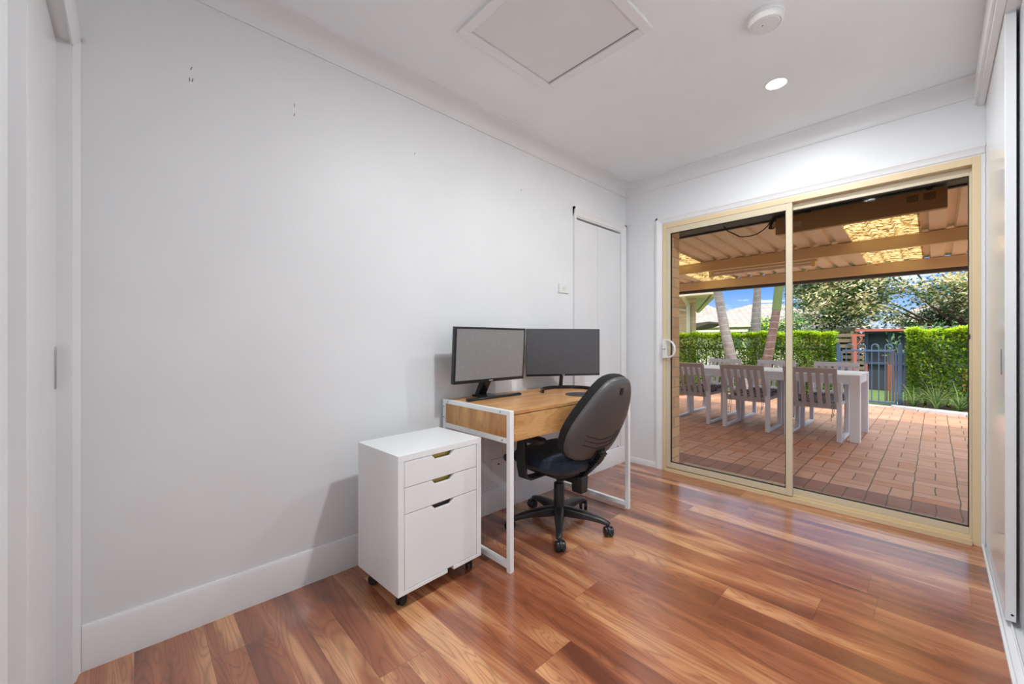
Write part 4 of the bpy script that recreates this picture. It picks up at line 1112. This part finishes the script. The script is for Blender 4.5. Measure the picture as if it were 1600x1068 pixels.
tree('tree', 'bright green leafy tree behind the brick house corner', [(-7.4,15.2,-.8),(-7.3,15.2,1.),(-7.2,15.2,2.4)], [],
     [(-6.9,15.2,2.9,.75,.7,.9),(-8.2,15.4,3.2,1.2,.8,1.)], 3500, .12, [leaf_mid, leaf_lime], 13, (.4,))
tree('tree', 'pale hazy tree on the skyline between the two right palms', [(-4.4,33.,-1.),(-4.4,33.,2.),(-4.4,33.,4.)], [],
     [(-4.3,33.,4.6,1.7,1.,1.5),(-3.2,33.,3.9,1.6,1.,1.2)], 4000, .22, [leaf_tree], 14)
tree('tree', 'leafy shrub tree between the straight palm and the reddish palm', [(-2.0,11.5,-.4),(-2.0,11.5,.5),(-2.0,11.5,1.2)], [],
     [(-1.75,11.5,1.3,.45,.4,.5),(-1.2,11.6,1.5,.35,.3,.7)], 2600, .10, [leaf_shrub, leaf_lime], 15, (.2,))
tree('dark_shrub', 'dense dark green shrub between the slat screen and the red verandah post', [(-.6,16.2,-.8),(-.6,16.2,0.),(-.6,16.2,.8)], [],
     [(-.9,16.2,.45,.9,.5,1.0),(.0,16.3,.5,.7,.5,1.0)], 6000, .13, [leaf_dark], 17)
def shrub(label, c, rx_, rz_, n, seed, mat):
    t = thing('shrub', label, 'shrub', (c[0], c[1], c[2]-rz_)); r = random.Random(seed); pts = []
    for i in range(n):
        q = Vector((r.gauss(0,.45), r.gauss(0,.4), r.gauss(0,.45))); pts.append(((c[0]+q.x*rx_, c[1]+q.y*rx_, c[2]+q.z*rz_), 0))
    leaves('foliage', pts, .11, [mat], t, seed, .28, .4)
    b = MB()
    for k in range(5): b.tube([(c[0]+.05*k-.1,c[1],-.3),(c[0]+(k-2)*rx_*.25,c[1],c[2])], [.02,.008], 6)
    obj('stems', b, bark, t)
shrub('pale green frangipani-like shrub beside the right gate post', (1.34,8.2,.92), .18, .24, 70, 31, leaf_shrub)
shrub('leafy shrub sticking up behind the top of the right hedge', (1.95,9.4,1.30), .50, .20, 190, 32, leaf_shrub)

# ------------------------------------------------------------------ light
w_ = bpy.data.worlds.new('sky'); SC.world = w_; w_.use_nodes = True; t = w_.node_tree; bg = t.nodes['Background']
class _W: node_tree = t
nw = N.__new__(N); nw.m = w_; nw.t = t; nw.b = None
gd = nw.new('ShaderNodeTexCoord').outputs['Generated']; gx, gy, gz_ = nw.sep(gd)
blue = nw.ramp(gz_, [(0., (.80,.88,.98)), (.045, (.42,.62,.97)), (.11, (.15,.36,.88)), (.5, (.14,.32,.78))])
zc_ = nw.math('ADD', nw.math('MAXIMUM', gz_, 0.), .12)
cv = nw.comb(nw.math('DIVIDE', gx, zc_), nw.math('DIVIDE', gy, zc_), 3.)
cl = nw.noise(cv, 1.1, 5, .55); hi = nw.math('MULTIPLY', nw.math('MINIMUM', nw.math('MAXIMUM', nw.math('SUBTRACT', gz_, .2), 0.), .3), .9)
cm = nw.ramp(nw.math('ADD', nw.math('SUBTRACT', cl, nw.math('MULTIPLY', nw.math('LESS_THAN', gz_, .2), .07)), hi), [(.53, (0,0,0)), (.68, (1,1,1))])
skyc = nw.mix(cm, blue, (2.4,2.45,2.55))
t.links.new(skyc, bg.inputs[0]); bg.inputs[1].default_value = 1.0
sun = bpy.data.lights.new('sun', 'SUN'); sun.energy = 4.0; sun.angle = R(6); sun.color = (1,.95,.86)
so = bpy.data.objects.new('sun', sun); COL.objects.link(so)
# towards the scene from the left and slightly behind the house
sd = Vector((.40, -.42, 1.0)).normalized(); so.rotation_euler = sd.to_track_quat('Z', 'Y').to_euler()

lamp('downlight_and_fill_lamp', 1.354, -.742, CH-.008, .09, 10)
for x, y, p in ((1.50, -1.90, 19),):
    downlight(x, y, 'added unseen fill light, a round downlight in the ceiling between the hatch and the closet header')
    lamp('downlight_and_fill_lamp', x, y, CH-.008, .09, p)  # added fill lamp out of view, lifts the room brightness
for x, y, p, lb in ((1.6, -4.1, 15, 'nearer'), (1.6, -5.1, 20, 'further')):
    downlight(x, y, 'added unseen fill light, a round downlight in the hall ceiling behind the camera, %s of two' % lb); lamp('added_hall_fill_lamp', x, y, CH-.008, .09, p)  # unseen lamps added to fill the room from behind

# ------------------------------------------------------------------ camera
cam = bpy.data.cameras.new('camera'); co = bpy.data.objects.new('camera', cam); COL.objects.link(co)
co.location = (1.947, -3.270, 1.09); co.rotation_euler = (R(90), 0, R(46.56))
cam.sensor_fit = 'HORIZONTAL'; cam.sensor_width = 36.; cam.lens = 36.*627.3/1600; cam.shift_y = -2/1600
cam.clip_start = .02; cam.clip_end = 300
SC.camera = co
SC.view_settings.view_transform = 'Standard'; SC.view_settings.look = 'None'; SC.view_settings.exposure = .38; SC.view_settings.gamma = 1.
SC.view_settings.use_curve_mapping = False
SC.cycles.max_bounces = 10; SC.cycles.diffuse_bounces = 6; SC.cycles.transparent_max_bounces = 12; SC.cycles.sample_clamp_indirect = 6.
